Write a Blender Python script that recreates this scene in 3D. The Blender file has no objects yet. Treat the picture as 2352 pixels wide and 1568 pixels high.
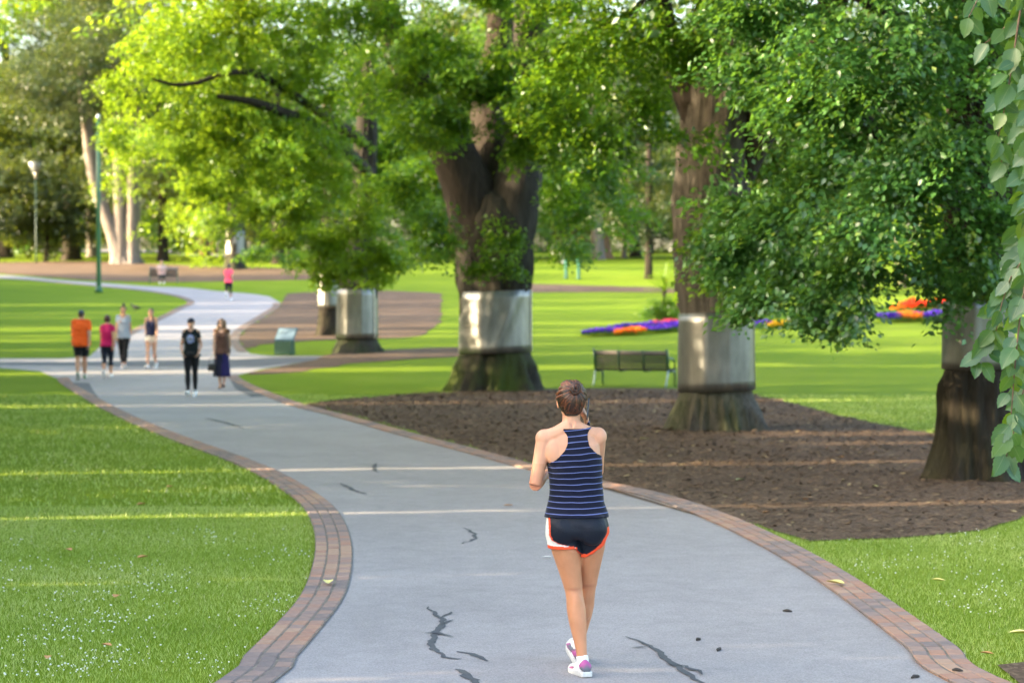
import bpy, bmesh, math, random
import numpy as np
from mathutils import Vector, Matrix, noise

random.seed(7)
sc = bpy.context.scene
COL = sc.collection
R = math.radians
pi = math.pi

# ------------------------------------------------------------------ camera
FV = 4700.0            # focal length in pixels of a 2352 px wide frame
CAM_H = 2.11
PITCH = math.atan(92.0 / FV)
cd = bpy.data.cameras.new('camera')
cam = bpy.data.objects.new('camera', cd)
COL.objects.link(cam)
cam.location = (0, 0, CAM_H)
cam.rotation_euler = (R(90) - PITCH, 0, 0)
cd.sensor_width = 36.0
cd.lens = 36.0 * FV / 2352.0
cd.clip_end = 3000
cd.dof.use_dof = True
cd.dof.focus_distance = 11.4
cd.dof.aperture_fstop = 2.9
sc.camera = cam

# ------------------------------------------------------------------ light
SUN_EL = 15.0
SUN_K = 0.16           # light travels along (1, SUN_K)
world = bpy.data.worlds.new('World')
sc.world = world
world.use_nodes = True
wn = world.node_tree.nodes
wl = world.node_tree.links
bg = wn['Background']
sky = wn.new('ShaderNodeTexSky')
sky.sky_type = 'NISHITA'
sky.sun_disc = False
sky.sun_elevation = R(SUN_EL)
sky.sun_rotation = math.atan2(-1, -SUN_K)
sky.altitude = 30
sky.air_density = 1.0
sky.dust_density = 4.5
sky.ozone_density = 0.6
wl.new(sky.outputs[0], bg.inputs[0])
bg.inputs[1].default_value = 0.15
sd = bpy.data.lights.new('sun', 'SUN')
sd.energy = 2.8
sd.angle = R(0.5)
sd.color = (1.0, 0.80, 0.52)
sun = bpy.data.objects.new('sun', sd)
COL.objects.link(sun)
ldir = Vector((1, SUN_K, -math.tan(R(SUN_EL)) * math.sqrt(1 + SUN_K ** 2)))
sun.rotation_euler = ldir.to_track_quat('-Z', 'Y').to_euler()
sun.location = (-30, 0, 30)
sc.view_settings.view_transform = 'Standard'
sc.view_settings.look = 'None'
sc.view_settings.exposure = 3.05
sc.view_settings.gamma = 1.0
sc.view_settings.use_curve_mapping = False
sc.cycles.max_bounces = 8
sc.cycles.transmission_bounces = 6
sc.cycles.diffuse_bounces = 5
sc.cycles.glossy_bounces = 3
sc.cycles.transparent_max_bounces = 4
sc.cycles.sample_clamp_indirect = 6.0
sc.cycles.caustics_reflective = False
sc.cycles.caustics_refractive = False

# ------------------------------------------------------------------ terrain and pixel helpers
def gz(Y):
    """height of the ground: flat to the crossing, then a gentle rise"""
    Y = float(Y)
    if Y < 47: return 0.0
    if Y < 59: return 0.055 * (Y - 47) ** 2 / 24.0
    if Y < 130: return 0.33 + (Y - 59) * 0.055
    if Y < 260: return 4.235 + (Y - 130) * 0.034
    return 8.655 + (Y - 260) * 0.004

CP, SP = math.cos(PITCH), math.sin(PITCH)
def ray(x, y):
    a = (x - 1176.0) / FV
    b = -(y - 784.0) / FV
    # forward (0,CP,-SP), up (0,SP,CP)
    return Vector((a, CP + b * SP, -SP + b * CP))

def P(x, y):
    """ground point seen at photo point (x, y)"""
    d = ray(x, y)
    d = d / d.y
    Y = 2.0
    step = 0.5
    while Y < 900:
        if CAM_H + d.z * Y <= gz(Y): break
        Y += step
    lo, hi = Y - step, Y
    for _ in range(30):
        m = (lo + hi) / 2
        if CAM_H + d.z * m <= gz(m): hi = m
        else: lo = m
    return Vector((d.x * hi, hi, gz(hi)))

def W(x, y, Y):
    """point at depth Y seen at photo point (x, y)"""
    d = ray(x, y)
    d = d / d.y
    return Vector((d.x * Y, Y, CAM_H + d.z * Y))

# ------------------------------------------------------------------ tagging
def tag(o, label=None, cat=None, group=None, kind=None):
    if label: o['label'] = label
    if cat: o['category'] = cat
    if group: o['group'] = group
    if kind: o['kind'] = kind
    return o

def empty(name, loc=(0, 0, 0), rz=0.0):
    o = bpy.data.objects.new(name, None)
    o.empty_display_size = 0.2
    COL.objects.link(o)
    o.location = loc
    o.rotation_euler = (0, 0, rz)
    return o

def link(name, me, parent=None):
    o = bpy.data.objects.new(name, me)
    COL.objects.link(o)
    if parent is not None: o.parent = parent
    return o

def np_mesh(name, V, F, mat=None, smooth=False, tint=None):
    """V (n,3), F (m,k) constant k"""
    V = np.asarray(V, dtype=np.float32)
    F = np.asarray(F, dtype=np.int32)
    me = bpy.data.meshes.new(name)
    n, m, k = len(V), len(F), F.shape[1]
    me.vertices.add(n)
    me.vertices.foreach_set('co', V.ravel())
    me.loops.add(m * k)
    me.loops.foreach_set('vertex_index', F.ravel())
    me.polygons.add(m)
    me.polygons.foreach_set('loop_start', np.arange(0, m * k, k, dtype=np.int32))
    me.polygons.foreach_set('loop_total', np.full(m, k, dtype=np.int32))
    if smooth: me.polygons.foreach_set('use_smooth', np.ones(m, dtype=bool))
    if tint is not None:
        a = me.attributes.new('tint', 'FLOAT', 'POINT')
        a.data.foreach_set('value', np.asarray(tint, dtype=np.float32))
    me.update(calc_edges=True)
    if mat: me.materials.append(mat)
    return me

class MB:
    """collects polygons"""
    def __init__(s): s.v = []; s.f = []; s.t = []; s.m = []
    def add(s, vs, fs, tint=0.5, mi=0):
        b = len(s.v)
        s.v += [tuple(v) for v in vs]
        s.f += [tuple(b + i for i in f) for f in fs]
        s.t += [tint] * len(vs)
        s.m += [mi] * len(fs)
    def box(s, c, size, rz=0.0, tint=0.5, mi=0, rot=None):
        hx, hy, hz = size[0] / 2, size[1] / 2, size[2] / 2
        M = rot if rot is not None else Matrix.Rotation(rz, 3, 'Z')
        vs = [Vector(c) + M @ Vector((x, y, z)) for x, y, z in
              [(-hx, -hy, -hz), (hx, -hy, -hz), (hx, hy, -hz), (-hx, hy, -hz), (-hx, -hy, hz), (hx, -hy, hz), (hx, hy, hz), (-hx, hy, hz)]]
        s.add(vs, [(0, 3, 2, 1), (4, 5, 6, 7), (0, 1, 5, 4), (1, 2, 6, 5), (2, 3, 7, 6), (3, 0, 4, 7)], tint, mi)
    def tube(s, pts, rad, seg=8, tint=0.5, cap=True, mi=0, flat=1.0):
        pts = [Vector(p) for p in pts]
        if not hasattr(rad, '__len__'): rad = [rad] * len(pts)
        vs = []
        up = None
        for i, p in enumerate(pts):
            d = (pts[min(i + 1, len(pts) - 1)] - pts[max(i - 1, 0)])
            if d.length < 1e-9: d = Vector((0, 0, 1))
            d.normalize()
            if up is None:
                up = Vector((0, 0, 1)) if abs(d.z) < 0.9 else Vector((1, 0, 0))
            a = d.cross(up)
            if a.length < 1e-6: a = d.orthogonal()
            a.normalize()
            b = a.cross(d).normalized()
            up = b
            for k in range(seg):
                t = 2 * pi * k / seg
                vs.append(p + a * (math.cos(t) * rad[i]) + b * (math.sin(t) * rad[i] * flat))
        fs = []
        for i in range(len(pts) - 1):
            for k in range(seg):
                k2 = (k + 1) % seg
                fs.append((i * seg + k, i * seg + k2, (i + 1) * seg + k2, (i + 1) * seg + k))
        if cap:
            fs.append(tuple(range(seg))[::-1])
            fs.append(tuple((len(pts) - 1) * seg + k for k in range(seg)))
        s.add(vs, fs, tint, mi)
    def ball(s, c, r, seg=10, rings=7, tint=0.5, rot=None, mi=0):
        if not hasattr(r, '__len__'): r = (r, r, r)
        vs = []; c = Vector(c)
        M = rot if rot is not None else Matrix.Identity(3)
        for i in range(rings + 1):
            ph = pi * i / rings
            for k in range(seg):
                t = 2 * pi * k / seg
                vs.append(c + M @ Vector((r[0] * math.sin(ph) * math.cos(t), r[1] * math.sin(ph) * math.sin(t), r[2] * math.cos(ph))))
        fs = []
        for i in range(rings):
            for k in range(seg):
                k2 = (k + 1) % seg
                fs.append((i * seg + k, (i + 1) * seg + k, (i + 1) * seg + k2, i * seg + k2))
        s.add(vs, fs, tint, mi)
    def rings(s, rings, tint=0.5, cap=True, mi=0):
        """rings: list of equal-length closed vertex loops"""
        n = len(rings[0]); vs = [v for r in rings for v in r]; fs = []
        for i in range(len(rings) - 1):
            for k in range(n):
                k2 = (k + 1) % n
                fs.append((i * n + k, i * n + k2, (i + 1) * n + k2, (i + 1) * n + k))
        if cap:
            fs.append(tuple(range(n))[::-1]); fs.append(tuple((len(rings) - 1) * n + k for k in range(n)))
        s.add(vs, fs, tint, mi)
    def mesh(s, name, mat, smooth=True):
        me = bpy.data.meshes.new(name)
        me.from_pydata(s.v, [], s.f)
        for m in (mat if isinstance(mat, (list, tuple)) else [mat]): me.materials.append(m)
        if s.m: me.polygons.foreach_set('material_index', s.m)
        if smooth: me.polygons.foreach_set('use_smooth', [True] * len(s.f))
        a = me.attributes.new('tint', 'FLOAT', 'POINT')
        a.data.foreach_set('value', s.t)
        me.update()
        return me
    def build(s, name, mat, parent=None, smooth=True):
        return link(name, s.mesh(name, mat, smooth), parent)

# ------------------------------------------------------------------ materials
def new_mat(name):
    m = bpy.data.materials.new(name)
    m.use_nodes = True
    nt = m.node_tree
    for n in list(nt.nodes): nt.nodes.remove(n)
    out = nt.nodes.new('ShaderNodeOutputMaterial')
    return m, nt, out

def N(nt, typ, **kw):
    n = nt.nodes.new(typ)
    for k, v in kw.items(): setattr(n, k, v)
    return n

def ramp(nt, fac, stops):
    r = N(nt, 'ShaderNodeValToRGB')
    el = r.color_ramp.elements
    while len(el) < len(stops): el.new(0.5)
    for e, (p, c) in zip(el, stops):
        e.position = p; e.color = (*c, 1)
    nt.links.new(fac, r.inputs[0])
    return r.outputs[0]

def noise_tex(nt, scale, detail=3, rough=0.55, vec=None, dist=0.0):
    t = N(nt, 'ShaderNodeTexNoise')
    t.inputs['Scale'].default_value = scale
    t.inputs['Detail'].default_value = detail
    t.inputs['Roughness'].default_value = rough
    t.inputs['Distortion'].default_value = dist
    if vec is not None: nt.links.new(vec, t.inputs['Vector'])
    return t.outputs[0]

def obj_coords(nt, scale=(1, 1, 1)):
    tc = N(nt, 'ShaderNodeTexCoord')
    mp = N(nt, 'ShaderNodeMapping')
    mp.inputs['Scale'].default_value = scale
    nt.links.new(tc.outputs['Object'], mp.inputs[0])
    return mp.outputs[0]

def mixc(nt, fac, a, b, mode='MIX'):
    m = N(nt, 'ShaderNodeMix', data_type='RGBA', blend_type=mode)
    if isinstance(fac, (int, float)): m.inputs[0].default_value = fac
    else: nt.links.new(fac, m.inputs[0])
    for i, v in ((6, a), (7, b)):
        if isinstance(v, (tuple, list)): m.inputs[i].default_value = (*v, 1)
        else: nt.links.new(v, m.inputs[i])
    return m.outputs[2]

def pbr(name, col, rough=0.6, metal=0.0, var=0.12, vscale=6.0, bump=0.0, bscale=40, spec=0.5, attr=None, sheen=0.0, coords=None):
    """plain procedural material with a little colour variation and relief"""
    m, nt, out = new_mat(name)
    b = N(nt, 'ShaderNodeBsdfPrincipled')
    vec = obj_coords(nt, coords or (1, 1, 1))
    n = noise_tex(nt, vscale, 4, 0.6, vec)
    dark = tuple(c * (1 - var) for c in col); lite = tuple(min(1, c * (1 + var)) for c in col)
    c = ramp(nt, n, [(0.3, dark), (0.7, lite)])
    if attr:
        at = N(nt, 'ShaderNodeAttribute', attribute_name='tint')
        c2 = ramp(nt, at.outputs['Fac'], attr)
        c = mixc(nt, 0.75, c, c2)
    nt.links.new(c, b.inputs['Base Color'])
    b.inputs['Roughness'].default_value = rough
    b.inputs['Metallic'].default_value = metal
    b.inputs['Specular IOR Level'].default_value = spec
    if sheen: b.inputs['Sheen Weight'].default_value = sheen
    if bump:
        bp = N(nt, 'ShaderNodeBump')
        bp.inputs['Strength'].default_value = bump
        bp.inputs['Distance'].default_value = 0.01
        nt.links.new(noise_tex(nt, bscale, 4, 0.6, vec), bp.inputs['Height'])
        nt.links.new(bp.outputs[0], b.inputs['Normal'])
    nt.links.new(b.outputs[0], out.inputs[0])
    return m

def leaf_mat(name, stops, trans=0.45, tcol=(0.30, 0.42, 0.03), gloss=0.06, rough=0.38, veins=False):
    m, nt, out = new_mat(name)
    at = N(nt, 'ShaderNodeAttribute', attribute_name='tint')
    c = ramp(nt, at.outputs['Fac'], stops)
    if veins:
        au = N(nt, 'ShaderNodeAttribute', attribute_name='lu'); av = N(nt, 'ShaderNodeAttribute', attribute_name='lv')
        def mt(op, a, b=None):
            q = N(nt, 'ShaderNodeMath', operation=op)
            for i_, v_ in enumerate((a, b)):
                if v_ is None: continue
                if isinstance(v_, (int, float)): q.inputs[i_].default_value = v_
                else: nt.links.new(v_, q.inputs[i_])
            return q.outputs[0]
        ab = mt('ABSOLUTE', av.outputs['Fac'])
        fr = mt('FRACT', mt('MULTIPLY', mt('SUBTRACT', au.outputs['Fac'], mt('MULTIPLY', ab, 0.32)), 11.0))
        side_v = mt('LESS_THAN', fr, 0.16)
        mid_v = mt('LESS_THAN', ab, 0.055)
        vein = mt('MAXIMUM', mt('MULTIPLY', side_v, 0.35), mt('MULTIPLY', mid_v, 0.7))
        c = mixc(nt, vein, c, (0.15, 0.23, 0.07))
        c = mixc(nt, mt('MULTIPLY', mt('SUBTRACT', fr, 0.5), 0.28), c, (0.02, 0.06, 0.03))
    d = N(nt, 'ShaderNodeBsdfDiffuse'); nt.links.new(c, d.inputs[0])
    t = N(nt, 'ShaderNodeBsdfTranslucent')
    nt.links.new(mixc(nt, 0.62, c, tcol), t.inputs[0])
    s = N(nt, 'ShaderNodeMixShader'); s.inputs[0].default_value = trans
    nt.links.new(d.outputs[0], s.inputs[1]); nt.links.new(t.outputs[0], s.inputs[2])
    g = N(nt, 'ShaderNodeBsdfGlossy'); g.inputs['Roughness'].default_value = rough
    g.inputs[0].default_value = (0.9, 0.95, 1, 1)
    s2 = N(nt, 'ShaderNodeMixShader'); s2.inputs[0].default_value = gloss
    nt.links.new(s.outputs[0], s2.inputs[1]); nt.links.new(g.outputs[0], s2.inputs[2])
    nt.links.new(s2.outputs[0], out.inputs[0])
    return m

M = {}
M['leaf_right'] = leaf_mat('leaf_blue_green', [(0.0, (0.014, 0.050, 0.010)), (0.3, (0.036, 0.115, 0.022)), (0.6, (0.070, 0.195, 0.036)), (0.85, (0.13, 0.29, 0.055)), (1.0, (0.26, 0.34, 0.04))], 0.38, (0.26, 0.52, 0.04), 0.06, 0.45)
M['leaf_mid'] = leaf_mat('leaf_mid_green', [(0.0, (0.012, 0.045, 0.004)), (0.3, (0.030, 0.095, 0.007)), (0.6, (0.068, 0.170, 0.010)), (0.85, (0.14, 0.26, 0.016)), (1.0, (0.26, 0.33, 0.02))], 0.45, (0.32, 0.56, 0.02), 0.035)
M['leaf_bright'] = leaf_mat('leaf_yellow_green', [(0.0, (0.025, 0.070, 0.005)), (0.35, (0.075, 0.165, 0.009)), (0.7, (0.15, 0.27, 0.014)), (1.0, (0.27, 0.36, 0.02))], 0.50, (0.44, 0.62, 0.025), 0.03)
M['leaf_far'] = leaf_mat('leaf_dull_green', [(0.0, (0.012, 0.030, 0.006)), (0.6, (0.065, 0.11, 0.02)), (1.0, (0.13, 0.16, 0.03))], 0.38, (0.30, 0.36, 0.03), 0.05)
M['leaf_gum'] = leaf_mat('leaf_olive', [(0.0, (0.018, 0.036, 0.010)), (0.6, (0.050, 0.078, 0.020)), (1.0, (0.13, 0.12, 0.045))], 0.3, (0.20, 0.26, 0.04), 0.04)
M['leaf_big'] = leaf_mat('leaf_large', [(0.0, (0.018, 0.085, 0.032)), (0.5, (0.050, 0.140, 0.022)), (1.0, (0.17, 0.26, 0.012))], 0.40, (0.22, 0.38, 0.02), 0.045, 0.45, veins=True)

def bark_mat(name, c1, c2, moss=0.0, scale=9.0, bump=0.9):
    m, nt, out = new_mat(name)
    b = N(nt, 'ShaderNodeBsdfPrincipled')
    vec = obj_coords(nt, (1, 1, 0.16))
    n = noise_tex(nt, scale, 7, 0.68, vec, 0.6)
    n2 = noise_tex(nt, scale * 4, 4, 0.7, vec, 0.3)
    c = ramp(nt, n, [(0.34, c1), (0.52, tuple((a + b_) / 2 for a, b_ in zip(c1, c2))), (0.72, c2)])
    c = mixc(nt, 0.35, c, ramp(nt, n2, [(0.3, c1), (0.7, c2)]))
    if moss:
        tc = N(nt, 'ShaderNodeTexCoord'); sp = N(nt, 'ShaderNodeSeparateXYZ')
        nt.links.new(tc.outputs['Object'], sp.inputs[0])
        mr = N(nt, 'ShaderNodeMapRange'); mr.inputs[1].default_value = 1.5; mr.inputs[2].default_value = -0.1
        nt.links.new(sp.outputs[2], mr.inputs[0])
        nm = ramp(nt, noise_tex(nt, 2.6, 5, 0.6), [(0.42, (0, 0, 0)), (0.62, (1, 1, 1))])
        mm = N(nt, 'ShaderNodeMath', operation='MULTIPLY'); nt.links.new(mr.outputs[0], mm.inputs[0]); nt.links.new(nm, mm.inputs[1])
        m2 = N(nt, 'ShaderNodeMath', operation='MULTIPLY'); nt.links.new(mm.outputs[0], m2.inputs[0]); m2.inputs[1].default_value = moss
        c = mixc(nt, m2.outputs[0], c, (0.055, 0.080, 0.012))
    nt.links.new(c, b.inputs['Base Color'])
    b.inputs['Roughness'].default_value = 0.9
    b.inputs['Specular IOR Level'].default_value = 0.2
    bp = N(nt, 'ShaderNodeBump'); bp.inputs['Strength'].default_value = 1.0; bp.inputs['Distance'].default_value = 0.07 * bump
    nt.links.new(n, bp.inputs['Height']); nt.links.new(bp.outputs[0], b.inputs['Normal'])
    nt.links.new(b.outputs[0], out.inputs[0])
    return m
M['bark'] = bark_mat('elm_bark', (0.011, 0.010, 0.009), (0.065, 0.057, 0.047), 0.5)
M['bark_sunny'] = bark_mat('sunlit_elm_bark', (0.010, 0.009, 0.008), (0.15, 0.132, 0.108), 0.5)  # paler copy of the elm bark, sunlight painted into its tone
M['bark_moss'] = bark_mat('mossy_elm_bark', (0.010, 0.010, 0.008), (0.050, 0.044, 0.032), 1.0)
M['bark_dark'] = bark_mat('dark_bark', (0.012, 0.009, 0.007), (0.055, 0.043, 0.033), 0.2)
M['bark_gum'] = bark_mat('pale_gum_bark', (0.10, 0.085, 0.075), (0.27, 0.235, 0.21), 0.0, 3.0, 0.3)
M['bark_red'] = bark_mat('red_bark', (0.12, 0.07, 0.045), (0.34, 0.21, 0.13), 0.0, 6.0, 0.6)

# galvanised tree guards
def metal_mat():
    m, nt, out = new_mat('galvanised_sheet')
    b = N(nt, 'ShaderNodeBsdfPrincipled')
    n = noise_tex(nt, 5, 5, 0.6, obj_coords(nt, (1, 1, 0.35)))
    nt.links.new(ramp(nt, n, [(0.3, (0.14, 0.145, 0.14)), (0.7, (0.25, 0.25, 0.235))]), b.inputs['Base Color'])
    b.inputs['Metallic'].default_value = 0.85
    r = N(nt, 'ShaderNodeMapRange'); r.inputs[3].default_value = 0.36; r.inputs[4].default_value = 0.52
    nt.links.new(n, r.inputs[0]); nt.links.new(r.outputs[0], b.inputs['Roughness'])
    nt.links.new(b.outputs[0], out.inputs[0])
    return m
M['metal'] = metal_mat()
M['lit_metal_edge'] = pbr('sunlit_metal_edge', (.42, .38, .30), .5, metal=.3)  # warm pale tone paints the sunlight caught along the guard seams

# lawn
def grass_ground():
    m, nt, out = new_mat('lawn')
    b = N(nt, 'ShaderNodeBsdfPrincipled')
    v = obj_coords(nt)
    n1 = noise_tex(nt, 0.35, 5, 0.6, v)
    n2 = noise_tex(nt, 28, 6, 0.75, v)
    n3 = noise_tex(nt, 2.2, 4, 0.65, v)
    c = ramp(nt, n1, [(0.3, (0.10, 0.17, 0.014)), (0.55, (0.15, 0.215, 0.020)), (0.75, (0.21, 0.26, 0.035))])
    c = mixc(nt, 0.45, c, ramp(nt, n2, [(0.3, (0.08, 0.14, 0.006)), (0.55, (0.17, 0.25, 0.012)), (0.8, (0.27, 0.31, 0.04))]))
    c = mixc(nt, ramp(nt, n3, [(0.52, (0, 0, 0)), (0.8, (0.5, 0.5, 0.5))]), c, (0.15, 0.18, 0.045))
    nt.links.new(c, b.inputs['Base Color'])
    b.inputs['Roughness'].default_value = 0.85
    b.inputs['Specular IOR Level'].default_value = 0.03
    bp = N(nt, 'ShaderNodeBump'); bp.inputs['Strength'].default_value = 0.8; bp.inputs['Distance'].default_value = 0.03
    nt.links.new(n2, bp.inputs['Height']); nt.links.new(bp.outputs[0], b.inputs['Normal'])
    nt.links.new(b.outputs[0], out.inputs[0])
    return m
M['lawn'] = grass_ground()
M['blade'] = leaf_mat('grass_blade', [(0.0, (0.17, 0.28, 0.04)), (0.4, (0.37, 0.47, 0.10)), (0.75, (0.55, 0.60, 0.22)), (1.0, (0.74, 0.68, 0.40))], 0.35, (0.46, 0.58, 0.10), 0.02)

def asphalt_mat(name, base, speck=0.25):
    m, nt, out = new_mat(name)
    b = N(nt, 'ShaderNodeBsdfPrincipled')
    v = obj_coords(nt)
    n1 = noise_tex(nt, 0.6, 5, 0.6, v)
    n2 = noise_tex(nt, 95, 3, 0.8, v)
    n3 = noise_tex(nt, 5, 6, 0.7, v)
    d = tuple(c * 0.80 for c in base); l = tuple(c * 1.14 for c in base)
    c = ramp(nt, n1, [(0.3, d), (0.7, l)])
    n4 = noise_tex(nt, 1.7, 6, 0.75, v, 1.2)
    c = mixc(nt, 0.35, c, ramp(nt, n4, [(0.38, tuple(x * 0.70 for x in base)), (0.55, base), (0.75, tuple(x * 1.12 for x in base))]))
    c = mixc(nt, 0.3, c, ramp(nt, n3, [(0.35, tuple(x * 0.75 for x in base)), (0.65, l)]))
    c = mixc(nt, 0.7, c, ramp(nt, n2, [(0.34, (1 - speck * 1.9,) * 3), (0.5, (0.95,) * 3), (0.68, (1 + speck * 1.3,) * 3)]), 'MULTIPLY')
    nt.links.new(c, b.inputs['Base Color'])
    b.inputs['Roughness'].default_value = 0.82
    b.inputs['Specular IOR Level'].default_value = 0.35
    bp = N(nt, 'ShaderNodeBump'); bp.inputs['Strength'].default_value = 0.5; bp.inputs['Distance'].default_value = 0.004
    nt.links.new(n2, bp.inputs['Height']); nt.links.new(bp.outputs[0], b.inputs['Normal'])
    nt.links.new(b.outputs[0], out.inputs[0])
    return m
M['asphalt'] = asphalt_mat('worn_asphalt', (0.320, 0.298, 0.298))
M['asphalt_dark'] = asphalt_mat('darker_asphalt', (0.11, 0.112, 0.12), 0.2)
M['sealant'] = asphalt_mat('crack_sealant', (0.085, 0.09, 0.10), 0.1)

def mulch_mat():
    m, nt, out = new_mat('bark_mulch')
    b = N(nt, 'ShaderNodeBsdfPrincipled')
    v = obj_coords(nt, (1, 0.55, 1))
    n1 = noise_tex(nt, 0.5, 4, 0.6, v)
    n2 = noise_tex(nt, 26, 6, 0.8, v, 0.5)
    vo = N(nt, 'ShaderNodeTexVoronoi'); vo.inputs['Scale'].default_value = 38
    nt.links.new(v, vo.inputs['Vector'])
    sepc = N(nt, 'ShaderNodeSeparateColor'); nt.links.new(vo.outputs['Color'], sepc.inputs[0])
    c = ramp(nt, sepc.outputs[0], [(0.0, (0.05, 0.032, 0.021)), (0.5, (0.12, 0.078, 0.050)), (0.85, (0.20, 0.135, 0.088)), (1.0, (0.36, 0.26, 0.18))])
    c = mixc(nt, 0.45, c, ramp(nt, n2, [(0.3, (0.035, 0.024, 0.017)), (0.7, (0.21, 0.145, 0.10))]))
    c = mixc(nt, 0.4, c, ramp(nt, n1, [(0.3, (0.085, 0.056, 0.038)), (0.7, (0.20, 0.14, 0.10))]))
    nt.links.new(c, b.inputs['Base Color'])
    b.inputs['Roughness'].default_value = 0.95
    b.inputs['Specular IOR Level'].default_value = 0.1
    bp = N(nt, 'ShaderNodeBump'); bp.inputs['Strength'].default_value = 1.0; bp.inputs['Distance'].default_value = 0.03
    nt.links.new(n2, bp.inputs['Height']); nt.links.new(bp.outputs[0], b.inputs['Normal'])
    nt.links.new(b.outputs[0], out.inputs[0])
    return m
M['mulch'] = mulch_mat()
M['chip'] = pbr('mulch_chips', (0.10, 0.07, 0.045), 0.9, attr=[(0, (0.05, 0.033, 0.022)), (0.5, (0.14, 0.090, 0.058)), (0.85, (0.27, 0.18, 0.11)), (1.0, (0.50, 0.40, 0.20))], spec=0.1)
M['brick'] = pbr('path_brick', (0.27, 0.17, 0.135), 0.85, var=0.35, vscale=14, bump=0.5, bscale=60,
                 attr=[(0, (0.17, 0.155, 0.155)), (0.25, (0.26, 0.20, 0.18)), (0.5, (0.30, 0.215, 0.18)), (0.75, (0.36, 0.20, 0.14)), (1.0, (0.40, 0.27, 0.19))], spec=0.2)
M['mortar'] = pbr('brick_bed', (0.16, 0.14, 0.115), 0.95, var=0.4, vscale=9)

# ------------------------------------------------------------------ ground
def smooth_curve(pts, step=0.5):
    """Catmull-Rom through 3-D points, resampled"""
    pts = [Vector(p) for p in pts]
    out = []
    n = len(pts)
    for i in range(n - 1):
        p0 = pts[max(i - 1, 0)]; p1 = pts[i]; p2 = pts[i + 1]; p3 = pts[min(i + 2, n - 1)]
        k = max(2, int((p2 - p1).length / step))
        for j in range(k):
            t = j / k
            out.append(0.5 * ((2 * p1) + (p2 - p0) * t + (2 * p0 - 5 * p1 + 4 * p2 - p3) * t * t + (3 * p1 - p0 - 3 * p2 + p3) * t ** 3))
    out.append(pts[-1])
    return out

def resample(pts, d):
    out = [pts[0]]
    acc = 0.0
    for a, b in zip(pts, pts[1:]):
        L = (b - a).length
        if L < 1e-9: continue
        pos = 0.0
        while acc + (L - pos) >= d:
            pos += d - acc
            out.append(a.lerp(b, pos / L))
            acc = 0.0
        acc += L - pos
    return out

def sheet(name, poly, mat, lift, kind='structure', cuts=1.0):
    """flat region draped over the ground"""
    bm = bmesh.new()
    vs = [bm.verts.new((p[0], p[1], 0)) for p in poly]
    es = []
    for i in range(len(vs)):
        try: es.append(bm.edges.new((vs[i], vs[(i + 1) % len(vs)])))
        except ValueError: pass
    bmesh.ops.triangle_fill(bm, use_beauty=True, edges=es)
    ys = [p[1] for p in poly]
    y = max(min(ys), 46)
    while y < min(max(ys), 300):
        bmesh.ops.bisect_plane(bm, geom=bm.verts[:] + bm.edges[:] + bm.faces[:], plane_co=(0, y, 0), plane_no=(0, 1, 0))
        y += cuts if y < 62 else 4.0
    for v in bm.verts: v.co.z = gz(v.co.y) + lift
    for f in bm.faces:
        f.normal_update()
        if f.normal.z < 0: f.normal_flip()
    me = bpy.data.meshes.new(name)
    bm.to_mesh(me); bm.free()
    me.materials.append(mat)
    o = link(name, me)
    o['kind'] = kind
    return o

def build_ground():
    ys = [-60, -20, 0, 20, 40] + [47 + i for i in range(13)] + list(range(60, 131, 5)) + list(range(140, 261, 10)) + [300, 400, 600, 1000, 1800]
    xs = [-900, -300, -100, -40, -20, -10, 0, 10, 20, 40, 100, 300, 900]
    V = [(x, y, gz(y)) for y in ys for x in xs]
    nx = len(xs)
    F = [(j * nx + i, j * nx + i + 1, (j + 1) * nx + i + 1, (j + 1) * nx + i) for j in range(len(ys) - 1) for i in range(nx - 1)]
    o = link('ground', np_mesh('ground', V, F, M['lawn'], True))
    o['kind'] = 'structure'
build_ground()

def PP(l): return [P(x, y) for x, y in l]
LEFT_OUT = [Vector((-2.9, -14, 0)), Vector((-2.6, 2, 0)), Vector((-2.25, 7.5, 0))] + PP([(500, 1568), (560, 1510), (640, 1430), (690, 1370), (715, 1310), (724, 1250), (715, 1200), (692, 1162), (645, 1124), (580, 1085), (500, 1050), (400, 1013), (300, 972), (220, 932), (165, 898), (138, 880), (130, 868)])
RIGHT_OUT = [Vector((5.2, -14, 0)), Vector((4.3, 2, 0)), Vector((3.55, 8, 0))] + PP([(2310, 1568), (2200, 1490), (2100, 1420), (2000, 1352), (1900, 1292), (1800, 1240), (1700, 1195), (1600, 1158), (1500, 1130), (1400, 1110), (1220, 1066), (1100, 1034), (950, 996), (800, 955), (700, 930), (610, 897), (560, 874), (545, 862)])
L_c = smooth_curve(LEFT_OUT, 0.25)
R_c = smooth_curve(RIGHT_OUT, 0.25)
CROSS_LOW_L = PP([(90, 852), (0, 845), (-300, 838), (-900, 832)])
CROSS_UP_L = PP([(-900, 822), (-300, 822), (0, 823), (140, 823), (205, 819)])
LAWN_TIP = PP([(232, 795), (311, 754), (368, 727), (405, 708), (431, 695), (405, 682), (334, 669), (234, 659), (134, 650), (0, 640), (-300, 632), (-800, 626)])
FAR_UP = PP([(-800, 620), (-300, 624), (0, 632), (134, 643), (250, 651), (334, 657), (430, 661), (502, 669), (570, 674), (619, 681)])
FAR_RIGHT = PP([(645, 696), (640, 706), (612, 725), (569, 752), (549, 774), (556, 795), (575, 812)])
CROSS_R_UP = PP([(620, 817), (740, 817), (800, 816)])
CROSS_R_LOW = PP([(803, 819), (760, 825), (680, 834), (600, 848)])
tipc = smooth_curve(LAWN_TIP, 0.8)
frc = smooth_curve(FAR_RIGHT, 0.8)
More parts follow.
